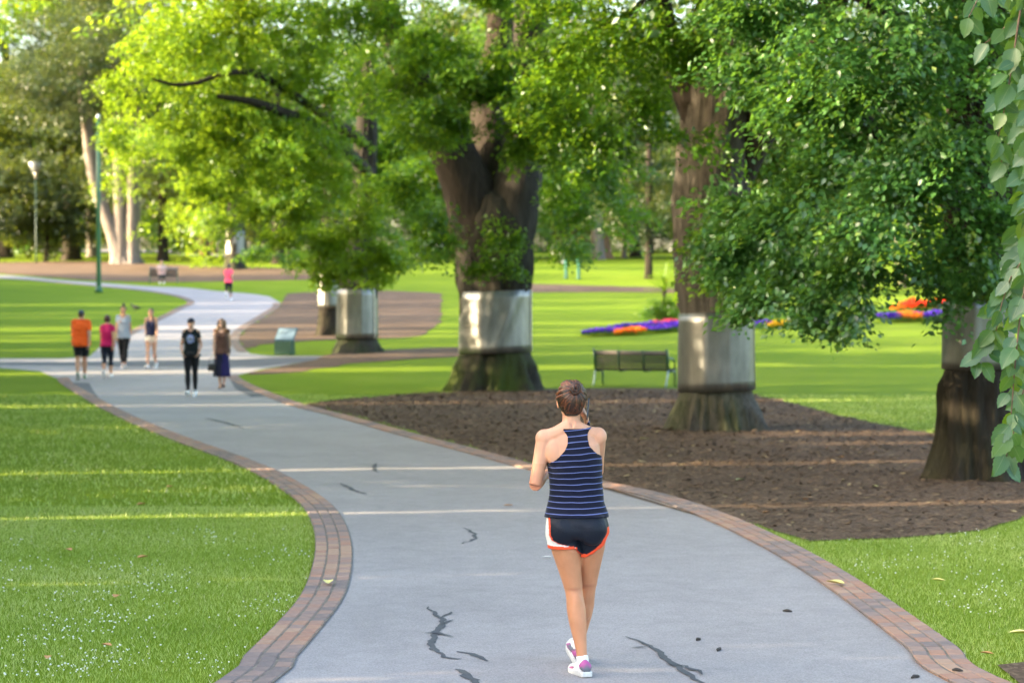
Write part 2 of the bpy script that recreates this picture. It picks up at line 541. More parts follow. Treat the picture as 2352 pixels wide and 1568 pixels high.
path_poly = L_c + CROSS_LOW_L + CROSS_UP_L + tipc + smooth_curve(FAR_UP, 1.0) + frc + CROSS_R_UP + CROSS_R_LOW + R_c[::-1]
path = sheet('path', path_poly, M['asphalt'], 0.004)
# darker asphalt of the cross path, laid over the main surface
cross_poly = PP([(-900, 838), (-300, 838), (0, 838), (200, 840), (330, 842), (470, 842), (600, 842), (700, 831), (760, 825), (760, 817), (640, 819), (540, 826), (400, 828), (200, 832), (0, 832), (-300, 830), (-900, 828)])
sheet('cross_path', cross_poly, M['asphalt_dark'], 0.008)
o = sheet('asphalt_patch', PP([(200, 916), (228, 916), (205, 880), (163, 878), (172, 896)]), M['asphalt_dark'], 0.010)
o = sheet('asphalt_patch', PP([(560, 884), (610, 910), (578, 912), (540, 892), (530, 876), (545, 872)]), M['asphalt_dark'], 0.010)

def wobble(poly, amp=0.12, freq=1.1, seed=0.0, step=0.35):
    pts = []
    n = len(poly)
    for i in range(n):
        a, b = Vector(poly[i]), Vector(poly[(i + 1) % n])
        k = max(1, int((b - a).length / step))
        for j in range(k):
            p = a.lerp(b, j / k)
            d = (b - a); nn = Vector((-d.y, d.x, 0)).normalized()
            p = p + nn * (noise.noise(Vector((p.x * freq + seed, p.y * freq, seed))) * amp)
            pts.append(p)
    return pts

# mulch beds
i0 = min(range(len(R_c)), key=lambda i: (R_c[i] - P(1815, 1247)).length)
i1 = min(range(len(R_c)), key=lambda i: (R_c[i] - P(700, 930)).length)
edge = R_c[i0:i1 + 1]
far_side = smooth_curve(PP([(700, 930), (800, 917), (1000, 903), (1300, 893), (1560, 893), (1700, 903), (1830, 930), (1960, 962), (2190, 1005), (2450, 1040)]), 0.6)
near_side = smooth_curve(PP([(2450, 1150), (2300, 1205), (2150, 1232), (1950, 1240), (1815, 1247)]), 0.4)
bed = edge + [p for p in wobble(far_side[1:] + [Vector((13.5, 24, 0))] + near_side[:-1], 0.14)]
BED1 = [(p[0], p[1]) for p in bed]
sheet('mulch_bed', bed, M['mulch'], 0.012)
# strip beyond the lawn wedge
strip = wobble(smooth_curve(PP([(556, 862), (620, 846), (700, 830), (784, 808), (900, 803), (1050, 798), (1200, 800)]), 1.0) + smooth_curve(PP([(1200, 815), (1050, 820), (900, 828), (784, 838), (680, 856), (600, 861)]), 1.0), 0.25)
sheet('mulch_bed', strip, M['mulch'], 0.012)
bed3 = wobble(frc[::-1][2:] + smooth_curve(PP([(660, 674), (780, 668), (900, 668), (1015, 674)]), 1) + smooth_curve(PP([(1012, 740), (960, 772), (860, 778), (700, 784), (600, 792)]), 1.0), 0.2)
sheet('mulch_bed', bed3, M['mulch'], 0.012)
bed4 = wobble(smooth_curve(PP([(-900, 614), (-300, 617), (0, 629), (134, 639), (250, 646), (420, 648), (560, 645), (700, 643)]), 2) + smooth_curve(PP([(760, 630), (640, 615), (480, 612), (200, 600), (0, 603), (-300, 600), (-900, 596)]), 2), 0.4)
sheet('mulch_bed', bed4, M['mulch'], 0.012)
bed5 = wobble(smooth_curve(PP([(1180, 672), (1350, 671), (1520, 672), (1800, 680)]), 2) + smooth_curve(PP([(1800, 664), (1520, 660), (1350, 656), (1180, 650)]), 2), 0.4)
sheet('mulch_bed', bed5, M['mulch'], 0.012)
corner = wobble(PP([(2325, 1568), (2290, 1530), (2380, 1522), (2600, 1525), (2600, 1640), (2420, 1640)]), 0.05)
sheet('bare_soil', corner, M['mulch'], 0.012)
sheet('far_path', PP([(-700, 574), (0, 577), (330, 580), (520, 590), (600, 586), (480, 577), (200, 569), (-700, 566)]), M['asphalt'], 0.012)

# ------------------------------------------------------------------ brick edging
rng = random.Random(3)
def brick_variants(L=0.152, Wd=0.100, H=0.06):
    out = []
    for k in range(14):
        b = 0.006
        r = random.Random(k)
        def ring(z, ins):
            hx, hy = L / 2 - 0.004 - ins, Wd / 2 - 0.004 - ins
            return [Vector((sx * hx + r.uniform(-1, 1) * .0015, sy * hy + r.uniform(-1, 1) * .0015, z)) for sx, sy in ((-1, -1), (1, -1), (1, 1), (-1, 1))]
        mb = MB()
        mb.rings([ring(-H, 0), ring(-b, 0), ring(0, b)], tint=k / 13.0)
        out.append(mb.mesh('brick', M['brick'], False))
    return out
BV = brick_variants()
BL = 0.152
def offset_curve(c, side, d):
    out = []
    for i, p in enumerate(c):
        t = (c[min(i + 1, len(c) - 1)] - c[max(i - 1, 0)]); t.z = 0
        if t.length < 1e-9: t = Vector((0, 1, 0))
        t.normalize()
        out.append(p + Vector((t.y, -t.x, 0)) * (side * d))
    return out

def brick_border(curve, side, n_parts, label, y_min=9.0, pitch=BL, rows=3):
    """side +1: the path lies to the right of the curve's direction"""
    inner = offset_curve(curve, side, 0.315)
    V = []; F = []
    for a, b in zip(curve, inner):
        V += [(a.x, a.y, gz(a.y) + 0.016), (b.x, b.y, gz(b.y) + 0.016)]
    for i in range(len(curve) - 1):
        F.append((2 * i, 2 * i + 1, 2 * i + 3, 2 * i + 2))
    root = link('brick_border', np_mesh('brick_border', V, F, M['mortar']))
    tag(root, label, None, None, 'structure')
    allb = []
    for r in range(rows):
        c = offset_curve(curve, side, 0.0525 + 0.105 * r)
        rs = resample(c, pitch)
        off = 0
        for i in range(len(rs) - 1):
            a, b = rs[i], rs[i + 1]
            m = (a + b) / 2
            ang = math.atan2(b.y - a.y, b.x - a.x)
            allb.append((m.y, m, ang, rng.random()))
    allb.sort(key=lambda q: (q[0] < y_min, q[0]))
    mb = MB()
    for i, (yy, m, ang, rr) in enumerate(allb):
        # large blotches of grey and red along the border, as in old paving
        tn = 0.5 + 0.9 * noise.noise(Vector((m.x * 0.9, m.y * 0.9, 3))) + (rr - 0.5) * 0.75
        k = max(0, min(13, int(tn * 13)))
        z = gz(m.y) + 0.022 + rng.uniform(-0.003, 0.003)
        if i < n_parts:
            o = link('brick', BV[k], root)
            o.location = (m.x, m.y, z)
            o.rotation_euler = (rng.uniform(-.02, .02), rng.uniform(-.02, .02), ang + rng.uniform(-.025, .025))
        else:
            me = BV[k]
            ca, sa = math.cos(ang), math.sin(ang)
            vs = [(m.x + v.co.x * ca - v.co.y * sa, m.y + v.co.x * sa + v.co.y * ca, z + v.co.z) for v in me.vertices]
            b0 = len(mb.v)
            mb.v += vs; mb.t += [k / 13.0] * len(vs)
            mb.f += [tuple(b0 + q for q in p.vertices) for p in me.polygons]; mb.m += [0] * len(me.polygons)
    if mb.v:
        o = mb.build('bricks', M['brick'], root, False)
        o['kind'] = 'stuff'
    return root
brick_border([p for p in L_c if p.y > 5], 1, 290, 'red brick edging along the lawn side of the path')
brick_border([p for p in R_c if p.y > 5], -1, 290, 'red brick edging between the path and the mulch')
brick_border(resample(tipc, 0.8), 1, 0, 'brick edging round the tip of the far lawn', pitch=0.3)
brick_border(resample(frc, 0.8), 1, 0, 'brick edging beside the far mulch bed', pitch=0.3)

# sealed cracks in the asphalt
ncr = [0]
def crack(px, wd, name='crack_seal'):
    ncr[0] += 1; zz = .007 + .0012 * (ncr[0] % 5)
    pts = [P(x, y) for x, y in px]
    cur = []
    for a, b in zip(pts, pts[1:]):
        k = max(2, int((b - a).length / 0.05))
        for j in range(k): cur.append(a.lerp(b, j / k))
    cur.append(pts[-1])
    cur = [p + Vector((.030 * noise.noise(Vector((p.x * 11, p.y * 11, 7))), .05 * noise.noise(Vector((p.x * 9, p.y * 9, 8))), 0)) for p in cur]
    l = []; r = []
    n = len(cur)
    for i, p in enumerate(cur):
        t = (cur[min(i + 1, n - 1)] - cur[max(i - 1, 0)]); t.normalize()
        nn = Vector((-t.y, t.x, 0))
        w = wd * (0.75 + 0.9 * abs(noise.noise(Vector((p.x * 7, p.y * 7, 1)))) ) * min(1, 0.25 + 3 * min(i, n - 1 - i) / n)
        w2 = w * (.5 + 1.1 * abs(noise.noise(Vector((p.x * 13, p.y * 13, 5))))); l.append(p + nn * w + Vector((0, 0, zz))); r.append(p - nn * w2 + Vector((0, 0, zz)))
    V = []; 
    for a, b in zip(l, r): V += [a, b]
    F = [(2 * i, 2 * i + 1, 2 * i + 3, 2 * i + 2) for i in range(n - 1)]
    o = link(name, np_mesh(name, [tuple(v) for v in V], F, M['sealant']), path)
    return o
crack([(980, 1396), (1000, 1410), (1010, 1420), (1018, 1434), (1003, 1447), (998, 1462), (988, 1482), (997, 1495), (1022, 1508), (1045, 1514), (1060, 1516)], 0.026)
crack([(1010, 1422), (1038, 1406)], 0.012)
crack([(1014, 1436), (1040, 1424)], 0.014)
crack([(975, 1455), (1005, 1456), (1038, 1464)], 0.016)
crack([(1052, 1498), (1080, 1502), (1105, 1512), (1116, 1518)], 0.034)
crack([(1045, 1536), (1070, 1550), (1086, 1562), (1102, 1585)], 0.032)
crack([(1437, 1464), (1462, 1472), (1480, 1480), (1505, 1492), (1520, 1505), (1535, 1520), (1560, 1538), (1590, 1556), (1620, 1580)], 0.026)
crack([(1450, 1492), (1490, 1486)], 0.014)
crack([(1530, 1528), (1570, 1532), (1618, 1552)], 0.016)
crack([(1065, 1212), (1088, 1226), (1092, 1238), (1058, 1250)], 0.020)
crack([(862, 1064), (858, 1078), (868, 1086)], 0.025)
crack([(780, 1110), (815, 1128), (842, 1136)], 0.03)
crack([(470, 960), (520, 972), (560, 985)], 0.04)

# ------------------------------------------------------------------ scattered small ground cover
def in_poly(x, y, poly):
    poly = np.asarray(poly)
    x = np.asarray(x); y = np.asarray(y)
    ins = np.zeros(len(x), bool)
    j = len(poly) - 1
    for i in range(len(poly)):
        xi, yi = poly[i]; xj, yj = poly[j]
        if yi != yj:
            c = ((yi > y) != (yj > y)) & (x < (xj - xi) * (y - yi) / (yj - yi) + xi)
            ins ^= c
        j = i
    return ins
PATH2D = [(p[0], p[1]) for p in path_poly]
rs = np.random.RandomState(5)
gzv = np.vectorize(gz)

def grass_patch(name, n, y0, y1, hgt, wid, seed, label):
    r = np.random.RandomState(seed)
    # even density per unit area inside the widening view
    Y = np.sqrt(r.uniform(y0 ** 2, y1 ** 2, n))
    X = r.uniform(-1, 1, n) * (0.262 * Y + 0.4)
    keep = ~in_poly(X, Y, PATH2D) & ~in_poly(X, Y, BED1) & ~in_poly(X, Y, [(p[0], p[1]) for p in corner])
    X, Y = X[keep], Y[keep]
    n = len(X)
    Z = gzv(Y)
    a = r.uniform(0, 2 * pi, n)
    h = hgt * r.uniform(0.5, 1.25, n)
    w = wid * r.uniform(0.6, 1.3, n)
    lean = h * r.uniform(0.2, 0.9, n)
    la = r.uniform(0, 2 * pi, n)
    dx, dy = np.cos(a) * w / 2, np.sin(a) * w / 2
    V = np.zeros((n, 3, 3), np.float32)
    V[:, 0] = np.stack([X - dx, Y - dy, Z], 1)
    V[:, 1] = np.stack([X + dx, Y + dy, Z], 1)
    V[:, 2] = np.stack([X + np.cos(la) * lean, Y + np.sin(la) * lean, Z + h], 1)
    F = np.arange(n * 3).reshape(n, 3)
    pn = np.array([noise.noise(Vector((x * 0.8, y * 0.8, 0))) for x, y in zip(X[::1], Y[::1])])
    t = np.clip(0.42 + pn * 0.35 + r.normal(0, 0.13, n), 0, 1)
    t[r.rand(n) < 0.03] = 1.0
    o = link(name, np_mesh(name, V.reshape(-1, 3), F, M['blade'], False, np.repeat(t, 3)))
    tag(o, label, 'grass', None, 'stuff')
grass_patch('grass', 260000, 8.5, 21, 0.030, 0.0040, 1, 'short green grass of the lawns nearest the path')
grass_patch('grass', 90000, 20, 46, 0.05, 0.013, 2, 'mown green grass further back on both lawns')

def clover():
    r = np.random.RandomState(8)
    mb = MB()
    spots = []
    for k in range(2600):
        x = r.uniform(-20, 740); y = 1215 + 353 * r.uniform(0, 1) ** 0.9
        if r.rand() < 0.12: x, y = r.uniform(1950, 2352), r.uniform(1225, 1420)
        p = P(x, y)
        if noise.noise(Vector((p.x * 1.3, p.y * 0.9, 9))) + 0.35 * noise.noise(Vector((p.x * 4, p.y * 4, 2))) < -0.15 + 0.62 * r.rand(): continue
        spots.append(p)
    X = np.array([p.x for p in spots]); Y = np.array([p.y for p in spots])
    bad = in_poly(X, Y, PATH2D) | in_poly(X, Y, BED1)
    for p, b in zip(spots, bad):
        if b: continue
        s = r.uniform(0.003, 0.0075)
        z = r.uniform(0.028, 0.05)
        mb.ball(p + Vector((0, 0, z)), (s, s, s * 0.8), 5, 3, r.rand())
    m = pbr('clover_white', (0.72, 0.74, 0.66), 0.8, var=0.1)
    o = mb.build('clover_flowers', m, None, False)
    tag(o, 'small white clover flowers dotted through the lawns', 'clover', None, 'stuff')
clover()

def mulch_chips():
    r = np.random.RandomState(21)
    n = 70000
    Y = np.sqrt(r.uniform(15 ** 2, 48 ** 2, n)); X = r.uniform(-0.75, 1, n) * (0.262 * Y + 0.5)
    k = in_poly(X, Y, BED1) & ~in_poly(X, Y, PATH2D)
    X, Y = X[k], Y[k]; n = len(X)
    a = r.uniform(0, 2 * pi, n); L = r.uniform(0.012, 0.05, n) * (0.7 + Y / 50) * np.where(r.rand(n) < .02, 1.7, 1); w = L * r.uniform(0.3, 0.7, n)
    z = 0.014 + r.uniform(0, 0.02, n)
    ux, uy = np.cos(a), np.sin(a)
    tz = r.uniform(-0.3, 0.5, n) * L
    V = np.zeros((n, 4, 3), np.float32)
    V[:, 0] = np.stack([X - ux * L, Y - uy * L, z], 1)
    V[:, 1] = np.stack([X - uy * w, Y + ux * w, z + 0.006], 1)
    V[:, 2] = np.stack([X + ux * L, Y + uy * L, z + np.abs(tz)], 1)
    V[:, 3] = np.stack([X + uy * w, Y - ux * w, z + 0.003], 1)
    F = np.arange(n * 4).reshape(n, 4)
    t = np.clip(r.beta(1.5, 2.2, n), 0, 0.93)
    big = r.rand(n) < 0.012; t[big] = r.uniform(.9, 1, big.sum())
    o = link('mulch_chips', np_mesh('mulch_chips', V.reshape(-1, 3), F, M['chip'], False, np.repeat(t, 4)))
    tag(o, 'brown bark chips lying loose on the mulch beneath the elms', 'mulch', None, 'stuff')
mulch_chips()

# ------------------------------------------------------------------ foliage
def leaf_cloud(blobs, seed, leaf=0.1, per=45, spray=(0.7, 0.26, 0.16), droop=0.35, shell=0.45, reject=None, tint_base=0.45, bough=True):
    """blobs: (center, (rx,ry,rz), clusters). A cluster is a flattened spray of leaves."""
    r = np.random.RandomState(seed)
    Vs = []; Ts = []
    for b in blobs:
        c, rad, nc = b[0], b[1], b[2]
        lf = leaf * (b[3] if len(b) > 3 else 1.0)
        pr = int(per * (b[4] if len(b) > 4 else 1.0))
        nc = int(nc)
        d = r.normal(size=(nc, 3)); d /= np.linalg.norm(d, axis=1)[:, None]
        rr = shell + (1 - shell) * r.rand(nc) ** 0.7
        rr = np.where(r.rand(nc) < 0.2, r.rand(nc), rr)
        lump = 1 + 0.22 * np.sin(d[:, 0] * 5 + seed) * np.cos(d[:, 1] * 4 + d[:, 2] * 6)
        cen = np.array(c) + d * rr[:, None] * np.array(rad) * lump[:, None]
        # gather the sprays into boughs: layers of leaves with gaps between them
        nb = max(1, nc // 9)
        if bough and nc > 12:
            bi = r.randint(nb, size=nc)
            m_ = min(1.6, float(np.mean(rad)) * .42)
            cen = cen[bi] + r.normal(0, 1, (nc, 3)) * np.array([m_ * .62, m_ * .5, m_ * .26])
            d = d[bi]
        # spray direction: outward, horizontal, drooping
        out = d.copy(); out[:, 2] *= 0.25
        out += r.normal(0, 0.45, (nc, 3)) * np.array([1, 1, 0.25])
        out[:, 2] -= droop * r.uniform(0.3, 1.2, nc)
        out /= np.linalg.norm(out, axis=1)[:, None]
        side = np.cross(out, np.array([0, 0, 1.0])); side /= (np.linalg.norm(side, axis=1)[:, None] + 1e-6)
        nor = np.cross(side, out)
        sc_ = r.uniform(0.7, 1.4, nc)
        ctint = r.normal(0, 0.20, nc)
        n = nc * pr
        k = np.repeat(np.arange(nc), pr)
        u = r.uniform(-0.5, 0.5, n); v = r.normal(0, 0.38, n) * (1 - 0.7 * np.abs(u)); w = r.normal(0, 0.4, n)
        p = cen[k] + out[k] * (u * spray[0] * sc_[k] * lf / leaf)[:, None] + side[k] * (v * spray[1] * 1.6 * sc_[k] * lf / leaf)[:, None] + nor[k] * (w * spray[2] * sc_[k] * lf / leaf)[:, None]
        p[:, 2] -= 0.25 * spray[0] * np.abs(v) ** 2 + 0.15 * (u + .5) ** 2
        if reject is not None:
            keep = ~reject(p); p = p[keep]; k = k[keep]; u = u[keep]; v = v[keep]; n = len(p)
        # leaf axes
        ax = out[k] * 0.7 + side[k] * (np.sign(v) * 0.7)[:, None] + r.normal(0, 0.35, (n, 3)); ax[:, 2] -= 0.35
        ax /= np.linalg.norm(ax, axis=1)[:, None]
        ln = nor[k] + r.normal(0, 0.45, (n, 3))
        ws = np.cross(ax, ln); ws /= (np.linalg.norm(ws, axis=1)[:, None] + 1e-6)
        ln = np.cross(ws, ax)
        s = lf * r.uniform(0.6, 1.2, n)
        V = np.zeros((n, 4, 3), np.float32)
        V[:, 0] = p - ax * (s * 0.5)[:, None]
        V[:, 1] = p - ws * (s * 0.34)[:, None] + ln * (s * 0.10)[:, None] - ax * (s * 0.05)[:, None]
        V[:, 2] = p + ax * (s * 0.55)[:, None]
        V[:, 3] = p + ws * (s * 0.34)[:, None] + ln * (s * 0.10)[:, None] - ax * (s * 0.05)[:, None]
        t = np.clip(tint_base + ctint[k] + r.normal(0, 0.13, n), 0, 0.97)
        t[r.rand(n) < 0.008] = 1.0
        Vs.append(V.reshape(-1, 3)); Ts.append(np.repeat(t, 4))
    return np.concatenate(Vs), np.concatenate(Ts)

def crown(parent, blobs, seed, mat, name='crown', **kw):
    V, T = leaf_cloud(blobs, seed, **kw)
    V = V - np.array(parent.location, dtype=np.float32)
    n = len(V) // 4
    q = np.arange(n * 4).reshape(n, 4)
    F = np.concatenate([q[:, [0, 1, 2]], q[:, [0, 2, 3]]])
    return link(name, np_mesh(name, V, F, mat, False, T), parent)

# ------------------------------------------------------------------ trunks
def trunk_mesh(path_pts, radii, name, mat, parent, seg=40, flare=0.0, flare_h=0.9, ridges=7, seed=0, rough=0.03, step=0.12, clampz=None):
    pts = smooth_curve(path_pts, step)
    # radii interpolated along path
    cum = [0]
    for a, b in zip(pts, pts[1:]): cum.append(cum[-1] + (b - a).length)
    ctrl = [0]
    pp = [Vector(p) for p in path_pts]
    for a, b in zip(pp, pp[1:]): ctrl.append(ctrl[-1] + (b - a).length)
    rr = np.interp(np.array(cum) / cum[-1], np.array(ctrl) / ctrl[-1], radii)
    V = []
    z0 = pts[0].z
    r_ = random.Random(seed)
    ph = [r_.uniform(0, 6.28) for _ in range(4)]
    for i, p in enumerate(pts):
        h = cum[i]
        d = (pts[min(i + 1, len(pts) - 1)] - pts[max(i - 1, 0)]).normalized()
        a = Vector((1, 0, 0)); a = (a - d * a.dot(d)).normalized(); b = d.cross(a).normalized()
        fl = flare * max(0.0, 1 - max(h, 0) / (flare_h * 1.25)) ** 2.2 if flare else 0
        hh_ = p.z - z0
        for k in range(seg):
            t = 2 * pi * k / seg
            rad = rr[i] * (1 + 0.05 * math.sin(2 * t + ph[0]) + 0.04 * math.sin(3 * t + ph[1] + h * 0.4))
            if fl:
                rg = 0.6 + 0.55 * (0.5 + 0.5 * math.sin(ridges * t + ph[2] + 0.6 * math.sin(t + ph[3]))) + 0.25 * math.sin(3 * t + ph[1])
                rad += rr[i] * fl * rg
            q = Vector((math.cos(t) * 2.2, math.sin(t) * 2.2, h * 0.55 + seed))
            rad += rough * noise.noise(q * 3.5) + rough * 1.3 * abs(noise.noise(Vector((math.cos(t) * 9, math.sin(t) * 9, h * 0.5 + seed)))) 
            if fl or clampz: rad -= 0.030 * rr[i] * (1 + 2.2 * max(0, 1 - h / (flare_h * 1.6))) * abs(math.sin(t * 11 + 2.5 * noise.noise(Vector((math.cos(t) * 1.5, math.sin(t) * 1.5, h * .9 + seed))))) ** 1.5
            if clampz:
                ex = max(0, clampz[0] - .02 - p.z) * (.35 + .9 * max(0, clampz[0] - p.z)) + max(0, p.z - clampz[1]) * .9
                rad = min(rad, clampz[2] + ex)
            V.append(p + a * (math.cos(t) * rad) + b * (math.sin(t) * rad))
    F = []
    n = len(pts)
    for i in range(n - 1):
        for k in range(seg):
            k2 = (k + 1) % seg
            F.append((i * seg + k, i * seg + k2, (i + 1) * seg + k2, (i + 1) * seg + k))
    loc = parent.location
    V = [tuple(v - loc) for v in V]
    o = link(name, np_mesh(name, V, F, mat, True), parent)
    return o

def guard(parent, cx, cy, z0, z1, r0, r1, seed=0, tilt=0.0, folds=(), seam=None):
    """galvanised sheet band wrapped round a trunk"""
    mb = MB()
    seg = 64; rings = []
    r_ = random.Random(seed)
    p1, p2 = r_.uniform(0, 6), r_.uniform(0, 6)
    nz = 9
    def pt(t, u, th=0.0):
        rad = r0 + (r1 - r0) * u + 0.012 * math.sin(2 * t + p1) + 0.012 * math.sin(5 * t + p2 + u * 1.2) + th
        for (ft, wd, am, sk) in folds:
            dd = math.atan2(math.sin(t - ft - sk * (u - 0.5)), math.cos(t - ft - sk * (u - 0.5)))
            rad += am * math.exp(-(dd / wd) ** 2)
        return Vector((cx + rad * math.cos(t), cy + rad * math.sin(t), z0 + (z1 - z0) * u + tilt * math.cos(t)))
    for j in range(nz): rings.append([pt(2 * pi * k / seg, j / (nz - 1)) for k in range(seg)])
    rings.append([pt(2 * pi * k / seg, 1.0, -0.02) for k in range(seg)])
    rings.insert(0, [pt(2 * pi * k / seg, 0.0, -0.02) for k in range(seg)])
    mb.rings(rings, cap=False)
    loc = parent.location
    mb.v = [tuple(Vector(v) - loc) for v in mb.v]
    g = mb.build('metal_guard', M['metal'], parent)
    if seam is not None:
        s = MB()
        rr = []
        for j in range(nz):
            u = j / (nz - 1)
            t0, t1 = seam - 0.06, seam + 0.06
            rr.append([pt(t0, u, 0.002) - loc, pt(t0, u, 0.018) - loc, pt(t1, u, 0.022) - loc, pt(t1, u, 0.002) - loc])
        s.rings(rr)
        s.build('lit_seam_strip', M['lit_metal_edge'], g)
    return g

def tree_root(name, base, label, group=None, cat='tree'):
    o = empty(name, (base.x, base.y, base.z))
    return tag(o, label, cat, group)

def blob(x, y, Y, rx, rz, ry, dens, leafs=1.0, per=1.0):
    """foliage mass given by where it shows, its depth and its size in metres"""
    return (tuple(W(x, y, Y)), (rx, ry, rz), dens, leafs, per)

G_ELM = 'large elms with metal trunk guards beside the path'
EXTRA = {}

# --- elm in the middle (forked trunk)
b2 = P(1137, 900); b2.y += 0.9; b2.z = gz(b2.y)
t2 = tree_root('elm_tree', b2, 'forked elm with mossy roots and grey metal band left of the bench', G_ELM)
r = 0.93
bx, by = b2.x, b2.y
trunk_mesh([(bx, by, -0.2), (bx, by, 0.35), (bx + .0, by, 1.2), (bx - .02, by, 2.4), (bx + .02, by, 3.4), (bx + .02, by + .05, 4.0), (bx + .02, by + .1, 4.5), (bx + .04, by + .15, 4.9)],
           [r * 1.0, r * .98, r * .93, r * .90, r * .92, r * .95, r * .75, r * .08], 'trunk', M['bark_moss'], t2, 88, 0.40, 1.0, 9, 3, 0.06, clampz=(W(1137, 812, by - .85).z, W(1137, 668, by - .85).z, .842))
L1 = [W(1115, 600, by), W(1098, 520, by), W(1072, 430, by - .05), W(1035, 345, by - .1), W(995, 270, by - .3), W(955, 200, by - .5), W(910, 100, by - .8), W(870, -20, by - 1.2), W(840, -200, by - 1.5), W(800, -420, by - 2)]
trunk_mesh(L1, [.60, .62, .58, .50, .42, .37, .34, .31, .24, .12], 'limb', M['bark_dark'], t2, 28, 0, 1, 7, 4, 0.04, 0.2)
L2 = [W(1155, 600, by - .05), W(1172, 520, by - .05), W(1190, 430, by - .05), W(1200, 360, by), W(1205, 300, by), W(1215, 180, by), W(1220, 50, by), W(1225, -60, by + .2), W(1240, -260, by + .4), W(1250, -520, by + .6)]
trunk_mesh(L2, [.62, .66, .60, .52, .46, .42, .40, .36, .28, .12], 'limb', M['bark'], t2, 28, 0, 1, 7, 5, 0.04, 0.2)
L3 = [W(1140, 460, by + .3), W(1130, 330, by + 1.0), W(1125, 220, by + 1.4), W(1150, 60, by + 2), W(1110, -200, by + 3)]
trunk_mesh(L3, [.55, .5, .42, .35, .2], 'limb', M['bark_dark'], t2, 24, 0, 1, 7, 6, 0.04, 0.25)
L4 = [W(1215, 180, by), W(1330, 90, by - .5), W(1460, 20, by - 1), W(1560, -120, by - 1.5)]
trunk_mesh(L4, [.14, .10, .07, .03], 'limb', M['bark_dark'], t2, 14, 0, 1, 7, 7, 0.02, 0.3)
zb, zt = W(1137, 812, by - .85).z, W(1137, 668, by - .85).z
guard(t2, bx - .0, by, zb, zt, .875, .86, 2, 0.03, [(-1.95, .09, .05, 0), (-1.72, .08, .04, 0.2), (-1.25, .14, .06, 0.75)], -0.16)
crown(t2, [
    blob(1080, 40, 46.5, 3.6, 1.4, 1.5, 110), blob(820, 150, 46.5, 1.4, 1.2, 1, 50), blob(990, 90, 44, .5, .6, .6, 24), blob(760, 40, 44.5, 1.3, 1.3, 1.8, 80),
    blob(990, 170, 43.5, 1.2, .9, 1.0, 70), blob(1060, 230, 43.5, .8, .6, .6, 34), blob(1310, 60, 44, 1.1, 1.0, 1.4, 70), blob(1310, 250, 44, 1.1, 1.1, 1.2, 95), blob(1240, 300, 43.7, .6, .7, .5, 42),
    blob(1000, 245, 43.2, .9, .55, .5, 46), blob(1120, 150, 43.4, .8, .65, .5, 46), blob(1150, 240, 43.6, .35, .45, .3, 16), blob(1250, 225, 42.8, .8, .35, .4, 34), blob(1215, 270, 43, .5, .45, .4, 26), blob(1100, 20, 43.5, .9, .6, .5, 34), blob(1200, 345, 43.6, .4, .2, .3, 8),
    blob(1040, 290, 43.8, .5, .35, .4, 16), blob(960, 300, 44.5, .9, .9, 1.2, 75), blob(1190, 345, 44, .5, .22, .3, 9),
    blob(1340, 400, 45, 1.2, 1.3, 1.4, 95), blob(960, 470, 46, .9, .8, 1.0, 52), blob(1010, 560, 45.2, .55, .75, .6, 42), blob(1140, 625, 44.9, .62, .25, .25, 20), blob(1190, 560, 44.7, .3, .4, .2, 9), blob(1130, 540, 44.8, .35, .35, .2, 9),
    blob(1300, 545, 47, .7, .55, .8, 20), blob(1420, 480, 49, 1.2, .9, 1.2, 45),
    ((bx - 2.5, by, 13.2), (10, 9, 3.0), 560, 2.8, 0.8), ((bx, by, 16), (6, 6, 3), 220, 3, 0.7)], 12, M['leaf_mid'], leaf=0.105, per=46)  # wide upper blobs lie out of view, shaped to shade the path

# --- elm on the right of the bench
b1 = P(1655, 992); b1.y += 0.7; b1.z = gz(b1.y)
bx, by = b1.x, b1.y
t1 = tree_root('elm_tree', b1, 'elm with brightly lit metal band right of the bench, behind the jogger', G_ELM)
trunk_mesh([(bx, by, -0.2), (bx, by, 0.3), (bx, by, .9), (bx, by, 2.1), (bx - .05, by, 3.2), (bx - .05, by, 4.2), (bx + .05, by, 5.2), (bx + .1, by, 6.4), (bx + .15, by, 8)],
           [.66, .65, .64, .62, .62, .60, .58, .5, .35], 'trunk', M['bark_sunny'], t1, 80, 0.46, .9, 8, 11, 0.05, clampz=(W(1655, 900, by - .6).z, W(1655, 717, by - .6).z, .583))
trunk_mesh([W(1670, 440, by), W(1740, 300, by - .3), W(1830, 150, by - 1), W(1930, -20, by - 1.6), W(2030, -250, by - 2)], [.32, .28, .24, .18, .1], 'limb', M['bark_dark'], t1, 20, 0, 1, 7, 12, 0.03, .25)
trunk_mesh([W(1620, 300, by), W(1560, 160, by), W(1520, 30, by - .5), W(1490, -200, by - 1)], [.28, .22, .18, .1], 'limb', M['bark_dark'], t1, 18, 0, 1, 7, 13, 0.03, .25)
zb, zt = W(1655, 900, by - .6).z, W(1655, 717, by - .6).z
guard(t1, bx, by, zb, zt, .635, .618, 5, 0.02, [(-1.95, .10, .03, 0), (-1.30, .05, .022, 0.0), (-0.75, .10, .03, 0.1)], -0.16)
